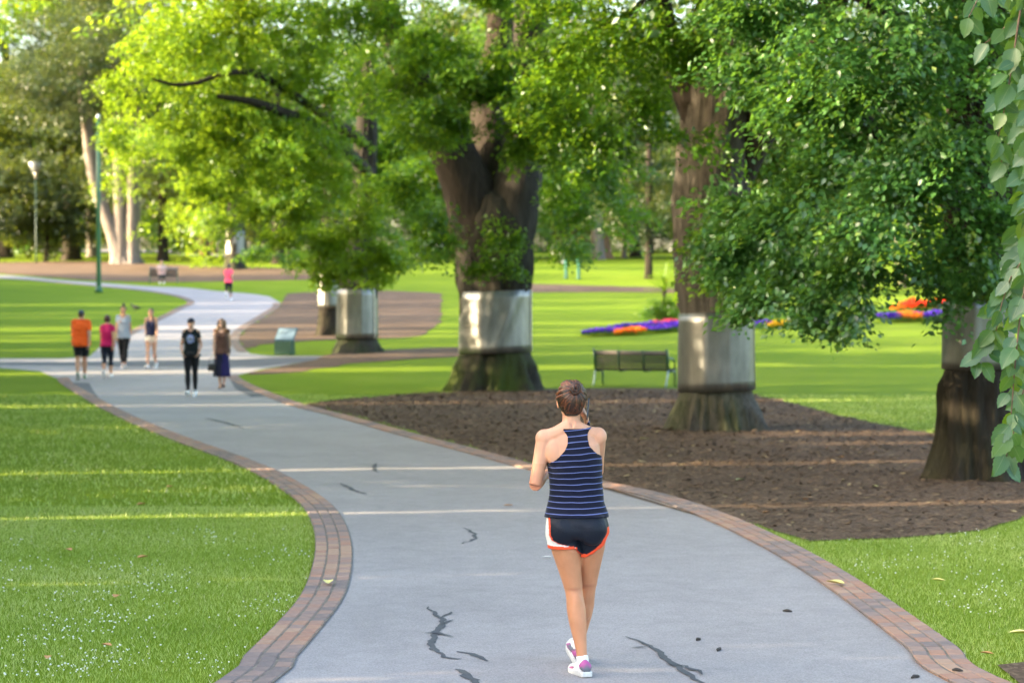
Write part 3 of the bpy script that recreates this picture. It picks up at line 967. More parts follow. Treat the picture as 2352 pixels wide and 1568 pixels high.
crown(t1, [
    blob(1430, 130, 30, 1.5, 1.1, 1.2, 120), blob(1590, 60, 30, 1.3, .8, 1.2, 90), blob(1370, 280, 30.5, .8, .8, .8, 45), blob(1490, 270, 30.5, .4, .6, .5, 26),
    blob(1640, 330, 30.2, .35, .3, .2, 7), blob(1600, 590, 31, .5, .25, .3, 6), blob(1680, 640, 30.8, .5, .36, .3, 30), blob(1700, 560, 30.7, .5, .42, .35, 34), blob(1640, 500, 30.9, .25, .25, .2, 5), blob(1760, 660, 31, .5, .4, .4, 30), blob(1780, 560, 31, .5, .6, .4, 42),
    ((bx - 3.5, by - 1, 11.1), (10, 8, 2.2), 1300, 3.0, 0.8), ((bx, by, 14), (7, 7, 3), 240, 3, 0.7)], 14, M['leaf_mid'], leaf=0.095, per=44)  # unseen upper blob shifted over the path for its shade

# --- elm at the right edge
b0 = P(2265, 1105); b0.y += 0.4; b0.z = 0
bx, by = b0.x, b0.y
t0 = tree_root('elm_tree', b0, 'dark furrowed elm at the right edge behind the hanging leaves', G_ELM)
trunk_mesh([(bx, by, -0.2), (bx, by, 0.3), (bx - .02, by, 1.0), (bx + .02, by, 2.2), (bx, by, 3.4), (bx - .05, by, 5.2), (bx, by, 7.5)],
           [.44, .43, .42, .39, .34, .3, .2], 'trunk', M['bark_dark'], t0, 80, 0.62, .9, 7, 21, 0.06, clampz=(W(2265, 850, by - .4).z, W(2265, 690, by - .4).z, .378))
trunk_mesh([W(2250, 560, by), W(2130, 400, by - .3), W(1950, 260, by - .6), W(1790, 170, by - .8)], [.16, .12, .08, .04], 'limb', M['bark_dark'], t0, 12, 0, 1, 7, 22, 0.02, .2)
trunk_mesh([W(2260, 300, by), W(2120, 100, by - .2), W(1900, -60, by - .6)], [.18, .13, .07], 'limb', M['bark_dark'], t0, 12, 0, 1, 7, 23, 0.02, .2)
zb, zt = W(2265, 850, by - .4).z, W(2265, 690, by - .4).z
guard(t0, bx, by, zb, zt, .415, .41, 8, 0.0, [(-1.9, .1, .02, 0)], None)
crown(t0, [
    blob(2060, 60, 22.5, 1.7, .75, 1.0, 190), blob(1750, 40, 23.5, .7, .45, .8, 70), blob(1720, 130, 23.5, .55, .35, .6, 46), blob(2000, 210, 22.3, 1.3, .55, .8, 130), blob(1830, 190, 23.2, .6, .35, .5, 50),
    blob(2200, 330, 22, .9, .65, .8, 110), blob(1990, 350, 22.6, .85, .55, .7, 100), blob(1870, 330, 23.5, .4, .4, .6, 36),
    blob(2070, 480, 22.0, 1.0, .6, .7, 110), blob(1860, 480, 23.2, .65, .6, .6, 80), blob(1760, 520, 23.8, .5, .5, .5, 50), blob(1680, 500, 24.2, .35, .15, .3, 10), blob(1650, 450, 24.5, .3, .15, .3, 8), blob(1690, 590, 24, .4, .3, .4, 26),
    blob(1850, 640, 23, .6, .45, .5, 70), blob(2000, 610, 22.4, .6, .35, .5, 60), blob(2220, 560, 22.2, .6, .45, .6, 60), blob(1900, 715, 23, .35, .17, .4, 20), blob(1780, 690, 23.4, .35, .25, .4, 24), blob(2280, 640, 22.8, .35, .3, .3, 22), blob(2170, 700, 22.8, .12, .2, .15, 5), blob(2170, 640, 23, .2, .2, .2, 8),
    ((bx, by, 7.2), (4.6, 5.0, 1.6), 330, 1.8, 0.9), ((bx - 4.2, by, 9.3), (8.5, 6.5, 1.7), 1200, 3.0, 0.8), ((bx, by + 1, 10.8), (6, 6, 2.4), 300, 2.8, 0.8)], 16, M['leaf_right'], leaf=0.085, per=42, spray=(0.55, 0.22, 0.10))  # high wide blobs added out of view to darken the path below

# --- elm left of centre, further back
b3 = P(817, 812); b3.y += 0.7; b3.z = gz(b3.y)
bx, by = b3.x, b3.y
bz = b3.z
t3 = tree_root('elm_tree', b3, 'elm with glaring white lit metal band behind the info sign', G_ELM)
trunk_mesh([(bx, by, bz - .2), (bx, by, bz + .3), (bx, by, bz + 1), (bx + .05, by, bz + 2.4), (bx + .15, by, bz + 3.6), (bx + .2, by, bz + 5), (bx + .3, by, bz + 7), (bx + .4, by, bz + 9)],
           [.70, .69, .67, .60, .40, .36, .3, .2], 'trunk', M['bark'], t3, 60, 0.40, .8, 8, 31, 0.05, clampz=(W(817, 778, by - .6).z, W(817, 664, by - .6).z, .605))
Lb = [W(850, 330, by), W(700, 250, by - 2), W(560, 215, by - 4), W(470, 150, by - 5), W(420, 195, by - 6), W(370, 190, by - 6.5), W(345, 180, by - 7)]
trunk_mesh([W(840, 330, by), W(720, 250, by - 5), W(600, 175, by - 8), W(520, 168, by - 9.5), W(455, 190, by - 10), W(400, 195, by - 10.3), W(350, 182, by - 10.5)], [.18, .13, .09, .07, .06, .045, .03], 'limb', M['bark_dark'], t3, 12, 0, 1, 7, 32, 0.015, .3)
trunk_mesh([W(850, 400, by), W(740, 300, by - 5), W(600, 240, by - 8.5), W(500, 222, by - 9.5)], [.2, .16, .12, .06], 'limb', M['bark_dark'], t3, 12, 0, 1, 7, 33, 0.015, .3)
zb, zt = W(817, 778, by - .6).z, W(817, 664, by - .6).z
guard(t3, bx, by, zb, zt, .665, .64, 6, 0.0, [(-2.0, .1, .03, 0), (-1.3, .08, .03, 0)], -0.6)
crown(t3, [
    blob(450, 60, 56, 3.0, 1.4, 2.5, 220), blob(350, 170, 55, 1.6, 1.1, 1.6, 100), blob(560, 200, 56, 2.0, 1.2, 2.0, 130), blob(620, 60, 57, 1.8, 1.2, 2, 120), blob(600, 330, 56, 2.2, 1.1, 1.8, 150), blob(440, 300, 55.5, 1.4, .8, 1.2, 60), blob(700, 430, 57, 1.7, 1.0, 1.6, 110),
    blob(560, 440, 56.5, 1.2, .8, 1.2, 60), blob(740, 220, 57, 1.5, 1.3, 1.6, 100), blob(860, 480, 59, 1.4, .9, 1.2, 90), blob(780, 560, 59.5, 1.6, .7, 1.0, 110), blob(880, 600, 60, 1.0, .5, .8, 50), blob(740, 620, 60, .9, .35, .7, 36), blob(700, 520, 58, 1.0, .6, 1, 40), blob(640, 490, 57.5, .7, .45, .8, 22),
    blob(290, 290, 55.5, .8, .4, .8, 14), blob(520, 520, 58, .6, .4, .6, 12),
    ((bx - 4, by - 3, 14.5), (8, 7, 3.0), 300, 2.6, 0.8), ((bx, by, 18), (7, 7, 3), 220, 3.2, .7)], 18, M['leaf_bright'], leaf=0.12, per=46)

b4 = P(752, 772); b4.y += .5; b4.z = gz(b4.y)
bx, by, bz = b4.x, b4.y, b4.z
t4 = tree_root('elm_tree', b4, 'narrow shaded elm with metal band partly hidden behind the whiter band', G_ELM)
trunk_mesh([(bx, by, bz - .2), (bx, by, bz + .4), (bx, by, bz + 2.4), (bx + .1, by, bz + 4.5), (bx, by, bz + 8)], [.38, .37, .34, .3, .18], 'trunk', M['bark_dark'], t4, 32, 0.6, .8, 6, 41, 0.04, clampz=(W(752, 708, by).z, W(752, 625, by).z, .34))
guard(t4, bx, by, W(752, 708, by).z, W(752, 625, by).z, .40, .39, 9, 0.0, [(-1.9, .1, .02, 0)], None)
crown(t4, [blob(760, 420, 72, 2.2, 1.6, 2, 60), blob(700, 300, 72, 2.4, 1.6, 2, 70), blob(640, 560, 74, 1.5, .8, 1.5, 26), ((bx, by, 16), (7, 6, 4), 260, 2.2, .8)], 19, M['leaf_mid'], leaf=0.14, per=40)

# ------------------------------------------------------------------ background trees
def bg_tree(x, y, w_px, label, mat, bark, seed, top=16.0, cz=9.0, cr=6.0, n=240, leafs=0.28, group=None, stems=None, name='tree', lean=0.0, low=None, crown_blobs=None, flare=.5):
    b = P(x, y); b.z = gz(b.y)
    t = tree_root(name, b, label, group)
    ppm = FV / b.y
    r = w_px / ppm / 2
    if stems is None: stems = [[(0, 0), (lean, top * 0.75)]]
    for i, st in enumerate(stems):
        pts = [Vector((b.x + dx, b.y, b.z + dz - (0.3 if j == 0 else 0))) for j, (dx, dz) in enumerate(st)]
        if len(pts) == 2: pts.insert(1, pts[0].lerp(pts[1], .5))
        trunk_mesh(pts, list(np.linspace(r, r * 0.55, len(pts))), 'trunk', bark, t, 24, flare, 1.2, 6, seed + i, 0.05, 0.5)
    blobs = crown_blobs if crown_blobs is not None else [((b.x + lean, b.y, b.z + cz), (cr, cr, (top - cz) * 0.8 + 1.5), n), ((b.x + lean + cr * .4, b.y - cr * .3, b.z + cz - 1.2), (cr * .6, cr * .6, 2.2), n * .35), ((b.x + lean - cr * .5, b.y - cr * .3, b.z + cz - 1.0), (cr * .6, cr * .6, 2.4), n * .35)]
    crown(t, blobs, seed, mat, leaf=leafs, per=34, spray=(leafs * 6.5, leafs * 2.6, leafs * 1.6))
    return t

G_BG = 'park trees standing beyond the far path'
bg_tree(163, 598, 42, 'thick dark trunk left of the pale multi-stemmed tree', M['leaf_far'], M['bark_dark'], 101, 22, 11, 8, 620, .28, G_BG)
bg_tree(285, 606, 34, 'pale smooth-barked tree with three stems rising from one base', M['leaf_gum'], M['bark_gum'], 102, 24, 14, 8, 620, .26, G_BG,
        stems=[[(-.15, 0), (-.8, 2.2), (-2.0, 5.6), (-2.6, 9.5), (-3, 14)], [(-.1, 0), (-.25, 3), (-.35, 8), (-.5, 15)], [(.6, 0), (.65, 3), (.75, 7), (1.5, 12), (2, 16)]], flare=1.1)
bg_tree(15, 592, 30, 'dull olive tree filling the upper left corner', M['leaf_gum'], M['bark_dark'], 121, 25, 14, 9, 760, .30, G_BG)
bg_tree(-160, 592, 30, 'dark green tree beyond the upper left corner', M['leaf_far'], M['bark_dark'], 122, 22, 11, 8, 500, .30, G_BG)
bg_tree(375, 600, 24, 'slim dark trunk right of the pale three-stemmed tree', M['leaf_far'], M['bark_dark'], 103, 18, 8.5, 6, 260, .26, G_BG)
tc = bg_tree(540, 618, 44, 'far elm with grey banded trunk behind the pink runner', M['leaf_bright'], M['bark'], 104, 18, 9, 7, 320, .24, G_BG)
bp = Vector(tc.location)
guard(tc, bp.x, bp.y, bp.z + .8, bp.z + 2.4, .52 + .1, .5 + .08, 4, 0, [(-1.8, .1, .02, 0)])
bg_tree(472, 588, 22, 'leaning reddish trunk between the slim dark one and the far elm', M['leaf_gum'], M['bark_red'], 105, 20, 11, 6, 200, .28, G_BG, lean=-1.5)
bg_tree(495, 583, 14, 'thin reddish trunk just left of the far banded elm', M['leaf_gum'], M['bark_red'], 106, 17, 11, 5, 150, .28, G_BG, lean=-2.5)
bg_tree(640, 606, 26, 'shaded trunk at the edge of the hanging bright foliage', M['leaf_mid'], M['bark_dark'], 107, 18, 8, 7, 300, .26, G_BG)
bg_tree(1180, 600, 22, 'dark trunk seen just left of the mid forked elm', M['leaf_mid'], M['bark_dark'], 108, 19, 9, 7, 300, .28, G_BG)
bg_tree(1384, 594, 34, 'orange-barked broad trunk on the far lawn rise', M['leaf_far'], M['bark_red'], 109, 19, 9.5, 8, 300, .3, G_BG, flare=.9)
bg_tree(1318, 590, 14, 'thin sunlit trunk beside the white table on the rise', M['leaf_far'], M['bark_gum'], 110, 18, 10, 6, 220, .3, G_BG)
bg_tree(1432, 592, 12, 'thin pale trunk right of the orange-barked one', M['leaf_mid'], M['bark_gum'], 111, 17, 10, 6, 220, .3, G_BG, lean=1)
bg_tree(1490, 640, 16, 'young tree with drooping grey-green leaves before the spiky plants', M['leaf_gum'], M['bark_dark'], 112, 10, 5.6, 3.4, 130, .2, G_BG)
# shrubs beyond the flower bed on the right
sh = [(1700, 690, 3.0, 2.2), (1800, 690, 3.5, 2.6), (1920, 688, 3.2, 2.0), (2040, 680, 3.0, 3.4), (2130, 675, 3.0, 3.2), (2300, 680, 3.5, 3.5), (2450, 680, 4, 3.5)]
names = ['dark shrub behind the lit metal band of the right elm', 'rounded green shrub behind the flower bed under the dark branch tips', 'low green shrub behind the yellow flowers', 'open twiggy shrub with golden lit leaves behind the red flowers', 'tall loose shrub left of the right edge trunk', 'tall shrub hidden mostly by the right edge trunk', 'tall shrub beyond the right edge of the lawn']
for i, ((x, y, rr, hh), lb) in enumerate(zip(sh, names)):
    b = P(x, y); b.y += 6; b.z = gz(b.y)
    t = tree_root('shrub', b, lb, 'shrubs behind the flower bed', 'shrub')
    for s in range(4):
        a = s * 1.6 + i
        trunk_mesh([b + Vector((.1 * math.cos(a), .1 * math.sin(a), -.1)), b + Vector((.6 * math.cos(a), .6 * math.sin(a), hh * .6)), b + Vector((1.1 * math.cos(a), 1.1 * math.sin(a), hh * 1.1))], [.07, .05, .02], 'stem', M['bark_gum'] if i in (3, 4) else M['bark_dark'], t, 8, 0, 1, 6, s, .01, .4)
    crown(t, [((b.x, b.y, b.z + hh * .62), (rr, rr * .8, hh * .6), 120 if i not in (3, 4) else 60)], 200 + i, M['leaf_mid'] if i in (0, 1) else M['leaf_bright'], name='foliage', leaf=.17, per=30, spray=(.8, .35, .25))

# far belt of trees: a few built, the rest share their meshes
protos = []
rb = random.Random(77)
spots = []
for i in range(19):
    Yd = rb.uniform(165, 205)
    Xd = -58 + i * 6.4 + rb.uniform(-2, 2)
    spots.append((Xd, Yd))
for i in range(15):
    spots.append((-75 + i * 10.5 + rb.uniform(-3, 3), rb.uniform(225, 265)))
kinds = [('leaf_far', 'bark_dark'), ('leaf_mid', 'bark_red'), ('leaf_bright', 'bark_dark'), ('leaf_far', 'bark_gum')]
klab = ['dull green broad tree in the far belt closing the view', 'mid green tree with reddish trunk in the far belt', 'sunlit yellow-green tree in the far belt closing the view', 'dull green pale-trunked tree in the far belt']
for k, (lm, bk) in enumerate(kinds):
    t = empty('far_tree', (0, 0, 0))
    trunk_mesh([(0, 0, -.5), (.2, 0, 4), (.5, 0, 9), (.3, 0, 14)], [.55, .45, .35, .2], 'trunk', M[bk], t, 12, .5, 1.2, 5, k, .05, 1.0)
    crown(t, [((0, 0, 13), (7.5, 6, 8.5), 260), ((3.5, -2, 8), (4, 4, 2.8), 90), ((-3.5, -2, 7.5), (4, 4, 2.8), 90)], 300 + k, M[lm], leaf=.42, per=30, spray=(2.6, 1.1, .7))
    protos.append(t)
for i, (Xd, Yd) in enumerate(spots):
    k = rb.randrange(4) if i > 3 else i
    src = protos[k]
    if i < 4: t = src
    else:
        t = src.copy(); COL.objects.link(t)
        for ch in src.children:
            c = ch.copy(); COL.objects.link(c); c.parent = t
    t.location = (Xd, Yd, gz(Yd))
    t.rotation_euler = (0, 0, rb.uniform(0, 6.28))
    s = rb.uniform(.85, 1.25) * (1.3 if Yd > 220 else 1.0); t.scale = (s, s, s * rb.uniform(.95, 1.2))
    tag(t, klab[k], 'tree', 'far belt of ' + ['dull', 'reddish-trunked', 'yellow-green', 'pale-trunked'][k] + ' trees')

# low growth closing the view under the far crowns
sprot = []
for k, lm in enumerate(('leaf_far', 'leaf_mid', 'leaf_bright')):
    t = empty('far_shrub', (0, 0, 0))
    trunk_mesh([(0, 0, -.5), (.1, 0, 1.5), (.2, 0, 4)], [.25, .18, .08], 'stem', M['bark_dark'], t, 8, .3, 1.2, 5, k, .05, 1.0)
    crown(t, [((0, 0, 3.6), (5.2, 3.5, 3.8), 260), ((1.5, -1, 6.5), (3, 2.5, 2.2), 80)], 330 + k, M[lm], name='foliage', leaf=.36, per=28, spray=(1.8, .9, .6))
    sprot.append(t)
for i in range(26):
    Yd = 214 + (i % 3) * 9 + rb.uniform(-3, 3); Xd = -66 + i * 5.4 + rb.uniform(-1.5, 1.5)
    k = rb.choice((0, 0, 0, 1, 1, 2)) if i > 2 else i
    src = sprot[k]
    if i < 3: t = src
    else:
        t = src.copy(); COL.objects.link(t)
        for ch in src.children:
            c = ch.copy(); COL.objects.link(c); c.parent = t
    t.location = (Xd, Yd, gz(Yd)); t.rotation_euler = (0, 0, rb.uniform(0, 6.28)); q = rb.uniform(.8, 1.2); t.scale = (q, q, q)
    tag(t, ('dull green shrub under the far tree crowns', 'mid green shrub under the far tree crowns', 'yellow-green sunlit shrub under the far tree crowns')[k], 'shrub', 'far ' + ('dull', 'mid green', 'yellow-green')[k] + ' shrubs closing the view')

# dark understorey at the far left
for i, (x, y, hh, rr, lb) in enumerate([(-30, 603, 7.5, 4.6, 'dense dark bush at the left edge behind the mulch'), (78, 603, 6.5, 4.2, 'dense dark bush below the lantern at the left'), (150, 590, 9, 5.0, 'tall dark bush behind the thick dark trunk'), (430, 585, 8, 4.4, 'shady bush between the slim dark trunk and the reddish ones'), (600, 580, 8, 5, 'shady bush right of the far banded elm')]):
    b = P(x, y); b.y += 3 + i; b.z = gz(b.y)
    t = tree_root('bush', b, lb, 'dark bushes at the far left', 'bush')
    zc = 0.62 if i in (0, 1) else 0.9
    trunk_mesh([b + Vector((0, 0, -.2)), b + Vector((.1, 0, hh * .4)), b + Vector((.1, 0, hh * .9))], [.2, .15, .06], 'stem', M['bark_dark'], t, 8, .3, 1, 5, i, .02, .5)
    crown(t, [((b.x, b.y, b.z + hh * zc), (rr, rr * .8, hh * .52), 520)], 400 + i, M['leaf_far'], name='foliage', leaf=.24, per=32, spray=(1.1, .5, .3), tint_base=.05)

# ------------------------------------------------------------------ unseen trees at left, placed and cut to shade path and lawns
GAPS = [(P(900, 1078).y - P(900, 1078).x * SUN_K, .34), (P(900, 1178).y - P(900, 1178).x * SUN_K, .20), (P(1000, 1322).y - P(1000, 1322).x * SUN_K, .12), (11.6, .06), (P(1900, 1022).y - P(1900, 1022).x * SUN_K, .55, 4.9), (31.45, .95, 5.2)]
for px, py, hw in ((80, 858, 1.0), (400, 824, .4), (400, 800, .3), (450, 768, .6), (100, 757, 1.1), (150, 700, .7), (700, 724, .6), (1400, 708, 1.0), (1350, 740, .7), (1400, 766, .8), (1900, 920, .45), (2000, 760, .8)):
    q = P(px, py); GAPS.append((q.y - q.x * SUN_K, hw))
def sun_gap(p):
    """openings cut through the crowns along the sun, shaping strips of light"""
    yy = p[:, 1] - p[:, 0] * SUN_K
    m = np.zeros(len(p), bool)
    wv = np.array([noise.noise(Vector((q[2] * .55, q[1] * .5, q[0] * .2))) for q in p])
    for g_ in GAPS: m |= (np.abs(yy - g_[0] + wv * .22) < g_[1] * (1.0 + 1.1 * wv)) & (p[:, 2] > (g_[2] if len(g_) > 2 else -9))
    return m
rowt = [(-15, 4.5, 6.5, 10), (-16, 15, 6.5, 10), (-17, 26, 7, 11), (-19, 38.5, 8.5, 13), (-22, 52.6, 7.5, 10.5), (-26, 65, 8.5, 9.5), (-31, 80, 9, 11), (-37, 97, 10, 13), (-30, 72.5, 6, 10), (-35, 88.5, 6.5, 11), (-42, 110, 8, 13)]
rown = ['first', 'second', 'third', 'fourth', 'fifth', 'sixth', 'seventh', 'eighth', 'smaller tree after the sixth', 'smaller tree after the seventh', 'farthest']
for i, (X, Y, rr, hh) in enumerate(rowt):
    b = Vector((X, Y, gz(Y)))
    t = tree_root('shade_tree', b, rown[i] + (' broad tree' if 'tree' not in rown[i] else '') + ' of the unseen shade row beyond the left lawn', 'unseen shade trees beyond the left lawn')
    trunk_mesh([b + Vector((0, 0, -.2)), b + Vector((0, 0, 2.5)), b + Vector((.2, 0, hh * .8))], [.5, .4, .25], 'trunk', M['bark'], t, 20, .4, 1, 6, i, .04, .4)
    dn = 1.25 if i < 4 else 1.15
    crown(t, [((X, Y, b.z + hh * .42), (4.2, rr, hh * .34), 620 * dn), ((X, Y, b.z + hh * .75), (4, rr * .92, hh * .30), 420 * dn), ((X, Y, b.z + 1.8), (3.2, rr, 1.9), 420 * dn)], 500 + i, M['leaf_mid'], leaf=.42, per=30, spray=(1.3, .8, .6), reject=sun_gap, shell=.1, bough=(i > 4))

# ------------------------------------------------------------------ people
def attr_mat(name, rough=0.7, sheen=0.0, sss=0.0, spec=0.4, fine=0.06, fscale=30, bump=0.0, bscale=200):
    """colour comes from the 'col' attribute of the garment or skin"""
    m, nt, out = new_mat(name)
    b = N(nt, 'ShaderNodeBsdfPrincipled')
    a = N(nt, 'ShaderNodeAttribute', attribute_name='col')
    n = noise_tex(nt, fscale, 4, 0.6, obj_coords(nt))
    c = mixc(nt, 1.0, a.outputs['Color'], ramp(nt, n, [(0.3, (1 - fine,) * 3), (0.7, (1 + fine,) * 3)]), 'MULTIPLY')
    nt.links.new(c, b.inputs['Base Color'])
    b.inputs['Roughness'].default_value = rough
    b.inputs['Specular IOR Level'].default_value = spec
    b.inputs['Sheen Weight'].default_value = sheen
    if sss:
        b.inputs['Subsurface Weight'].default_value = sss
        b.inputs['Subsurface Radius'].default_value = (0.9, 0.35, 0.2)
        b.inputs['Subsurface Scale'].default_value = 0.012
    if bump:
        bp = N(nt, 'ShaderNodeBump'); bp.inputs['Strength'].default_value = bump; bp.inputs['Distance'].default_value = 0.004
        nt.links.new(noise_tex(nt, bscale, 3, 0.6, obj_coords(nt)), bp.inputs['Height']); nt.links.new(bp.outputs[0], b.inputs['Normal'])
    nt.links.new(b.outputs[0], out.inputs[0])
    return m
M['skin'] = attr_mat('skin', 0.5, 0.0, 0.12, 0.35, 0.05, 14)
M['cloth'] = attr_mat('cloth', 0.85, 0.2, 0, 0.2, 0.06, 60, 0.3, 400)
M['satin'] = attr_mat('sport_shorts_cloth', 0.60, 0.0, 0, 0.3, 0.05, 30, 1.0, 22)
M['hair'] = attr_mat('hair', 0.42, 0.0, 0, 0.5, 0.3, 70)
M['shoe'] = attr_mat('shoe_mesh_cloth', 0.6, 0.0, 0, 0.4, 0.1, 60)

def add_col(me, cols):
    a = me.color_attributes.new('col', 'FLOAT_COLOR', 'POINT')
    c = np.ones((len(me.vertices), 4), np.float32)
    c[:, :3] = cols
    a.data.foreach_set('color', c.ravel())

def remesh(mb, voxel, smooth_it):
    me = mb.mesh('tmp', M['skin'])
    o = bpy.data.objects.new('tmp', me); COL.objects.link(o)
    md = o.modifiers.new('r', 'REMESH'); md.mode = 'VOXEL'; md.voxel_size = voxel
    s_ = o.modifiers.new('s', 'SMOOTH'); s_.factor = 0.5; s_.iterations = smooth_it
    dg = bpy.context.evaluated_depsgraph_get()
    ev = o.evaluated_get(dg)
    m2 = bpy.data.meshes.new_from_object(ev)
    bpy.data.objects.remove(o); bpy.data.meshes.remove(me)
    n = len(m2.vertices)
    V = np.zeros(n * 3, np.float32); m2.vertices.foreach_get('co', V); V = V.reshape(-1, 3)
    F = np.array([list(p.vertices)[:4] for p in m2.polygons if len(p.vertices) == 4], dtype=np.int32)
    bpy.data.meshes.remove(m2)
    return V, F

def vnormals(V, F):
    fn = np.cross(V[F[:, 2]] - V[F[:, 0]], V[F[:, 3]] - V[F[:, 1]])
    Nn = np.zeros_like(V)
    for k in range(4): np.add.at(Nn, F[:, k], fn)
    return Nn / (np.linalg.norm(Nn, axis=1)[:, None] + 1e-9)

def laplace(V, F, it, fixed=None):
    E = np.concatenate([F[:, [0, 1]], F[:, [1, 2]], F[:, [2, 3]], F[:, [3, 0]]])
    E = np.concatenate([E, E[:, ::-1]])
    cnt = np.bincount(E[:, 0], minlength=len(V)).astype(np.float32)[:, None] + 1e-9
    for _ in range(it):
        S = np.zeros_like(V); np.add.at(S, E[:, 0], V[E[:, 1]])
        Vn = S / cnt
        if fixed is not None: Vn[fixed] = V[fixed]
        V = Vn
    return V

def garment(name, V, F, Nn, mask, off, col, mat, parent, sm=2, wrinkle=0.0, seed=0):
    """cloth made from the region of the body where mask holds, set off along its normals"""
    keep = mask[F].all(axis=1)
    f = F[keep]
    if not len(f): return None
    used = np.unique(f); mp = -np.ones(len(V), int); mp[used] = np.arange(len(used))
    f = mp[f]; v = V[used].copy(); nn = Nn[used]
    e = np.concatenate([f[:, [0, 1]], f[:, [1, 2]], f[:, [2, 3]], f[:, [3, 0]]])
    es = np.sort(e, axis=1); uq, idx, ct = np.unique(es, axis=0, return_index=True, return_counts=True)
    be = e[idx[ct == 1]]
    bv = np.unique(be)
    fixed = np.zeros(len(v), bool); fixed[bv] = True
    if sm: v = laplace(v, f, sm, fixed)
    # even out the cut edge
    nb = {}
    for a, b in be: nb.setdefault(a, []).append(b); nb.setdefault(b, []).append(a)
    for _ in range(4):
        nv = v.copy()
        for a, l in nb.items():
            if len(l) == 2: nv[a] = v[a] * 0.4 + (v[l[0]] + v[l[1]]) * 0.3
        v = nv
    o_ = off(v) if callable(off) else off
    o_ = np.asarray(o_) * np.ones(len(v))
    if wrinkle:
        w = np.array([noise.noise(Vector((p[0] * 9 + seed, p[1] * 9, p[2] * 14 + p[0] * 8))) for p in v])
        o_ = np.maximum(o_ + wrinkle * w, np.minimum(o_, .0035))
    body = v.copy()
    v2 = v + nn * o_[:, None]
    # rim: boundary verts pulled back onto the body
    bmap = {b: len(v2) + i for i, b in enumerate(bv)}
    rim = body[bv] - nn[bv] * 0.002
    allv = np.concatenate([v2, rim])
    rf = np.array([[b, a, bmap[a], bmap[b]] for a, b in be], dtype=int)
    allf = np.concatenate([f, rf])
    me = np_mesh(name, allv, allf, mat, True)
    cc = col(allv) if callable(col) else np.tile(np.array(col, np.float32), (len(allv), 1))
    add_col(me, cc)
    return link(name, me, parent)

def lerp3(a, b, t): return Vector(a).lerp(Vector(b), t)

def hand_tubes(mb, wrist, d, pn, side, s=1.0, curl=0.5):
    """palm and five fingers; d = direction of the hand, pn = palm normal, side = +1 when the thumb is on d x pn"""
    d = Vector(d).normalized(); pn = Vector(pn); pn = (pn - d * pn.dot(d)).normalized()
    w = d.cross(pn).normalized() * side     # towards the thumb
    wrist = Vector(wrist)
    for k, ox in enumerate((-.028, -.010, .010, .028)):
        mb.tube([wrist - d * .01 * s + w * ox * .6 * s, wrist + d * .045 * s + w * ox * s, wrist + d * .085 * s + w * ox * s], [.017 * s, .0165 * s, .013 * s], 8)
    L = [.062, .078, .084, .074]
    for k, ox in enumerate((-.030, -.0105, .0105, .031)):
        p = wrist + d * .085 * s + w * ox * s
        dd = (d + w * ox * 2.0).normalized(); pts = [p - d * .01]
        ang = 0
        for j, fr in enumerate((.45, .32, .23)):
            ang += curl * (0.5, 0.8, 0.6)[j] * (1.0 + 0.12 * (k - 1))
            q = dd * math.cos(ang) + pn * math.sin(ang)
            p = p + q * (L[k] * fr * s); pts.append(p)
        mb.tube(pts, [.0098 * s, .0095 * s, .0086 * s, .0070 * s], 8)
    t0 = wrist + d * .028 * s + w * .030 * s
    mb.tube([t0 - w * .012, t0 + (w * .8 + d * .5 + pn * .3) * .030 * s, t0 + (w * .9 + d * 1.15 + pn * .7) * .042 * s, t0 + (w * .7 + d * 1.9 + pn * 1.1) * .045 * s], [.014 * s, .0125 * s, .011 * s, .008 * s], 8)

def joints_walk(H, swing=0.35, back_knee=0.5, fwd='L', arm=0.4, elbow=0.5, hipw=.085, shw=.17, lean=0.03, arms=None):
    """mid-stride pose facing +Y. fwd: leg in front"""
    J = {}
    pel = Vector((0, 0, .53 * H))
    th, shn = .245 * H, .245 * H
    for S, sx in (('L', -1), ('R', 1)):
        f = 1 if S == fwd else -1
        a = swing * f; kn = 0.08 if f > 0 else back_knee
        hip = pel + Vector((sx * hipw, 0, -.015 * H))
        knee = hip + Vector((-sx * .012, math.sin(a + (0.25 * back_knee if f < 0 else 0.04)) * th, -math.cos(a + (0.25 * back_knee if f < 0 else 0.04)) * th))
        a2 = a + (0.25 * back_knee if f < 0 else 0.04) - kn
        ank = knee + Vector((-sx * .012, math.sin(a2) * shn, -math.cos(a2) * shn))
        J['hip' + S], J['knee' + S], J['ank' + S] = hip, knee, ank
        J['pitch' + S] = (0.22 if f > 0 else -min(0.9, (kn - a2 * .8)))
        f2 = -f
        sh = Vector((sx * shw, lean * .9, .815 * H))
        aa = arm * f2
        el = sh + Vector((sx * .035, math.sin(aa - .1) * .185 * H, -math.cos(aa - .1) * .185 * H))
        ab = aa - .1 + elbow
        wr = el + Vector((-sx * .015, math.sin(ab) * .15 * H, -math.cos(ab) * .15 * H))
        if arms and S in arms: el, wr = sh + Vector(arms[S][0]), sh + Vector(arms[S][1])
        J['sh' + S], J['el' + S], J['wr' + S] = sh, el, wr
    J['pel'] = pel; J['neck'] = Vector((0, lean, .845 * H)); J['head'] = Vector((0, lean + .015, .93 * H))
    # drop so that the lowest sole touches the ground
    def sole(S): return J['ank' + S].z - .075 * math.cos(J['pitch' + S]) - max(0, -J['pitch' + S]) * .12 - max(0, J['pitch' + S]) * .05
    dz = min(sole('L'), sole('R'))
    for k, v in J.items():
        if isinstance(v, Vector): v.z -= dz
    return J

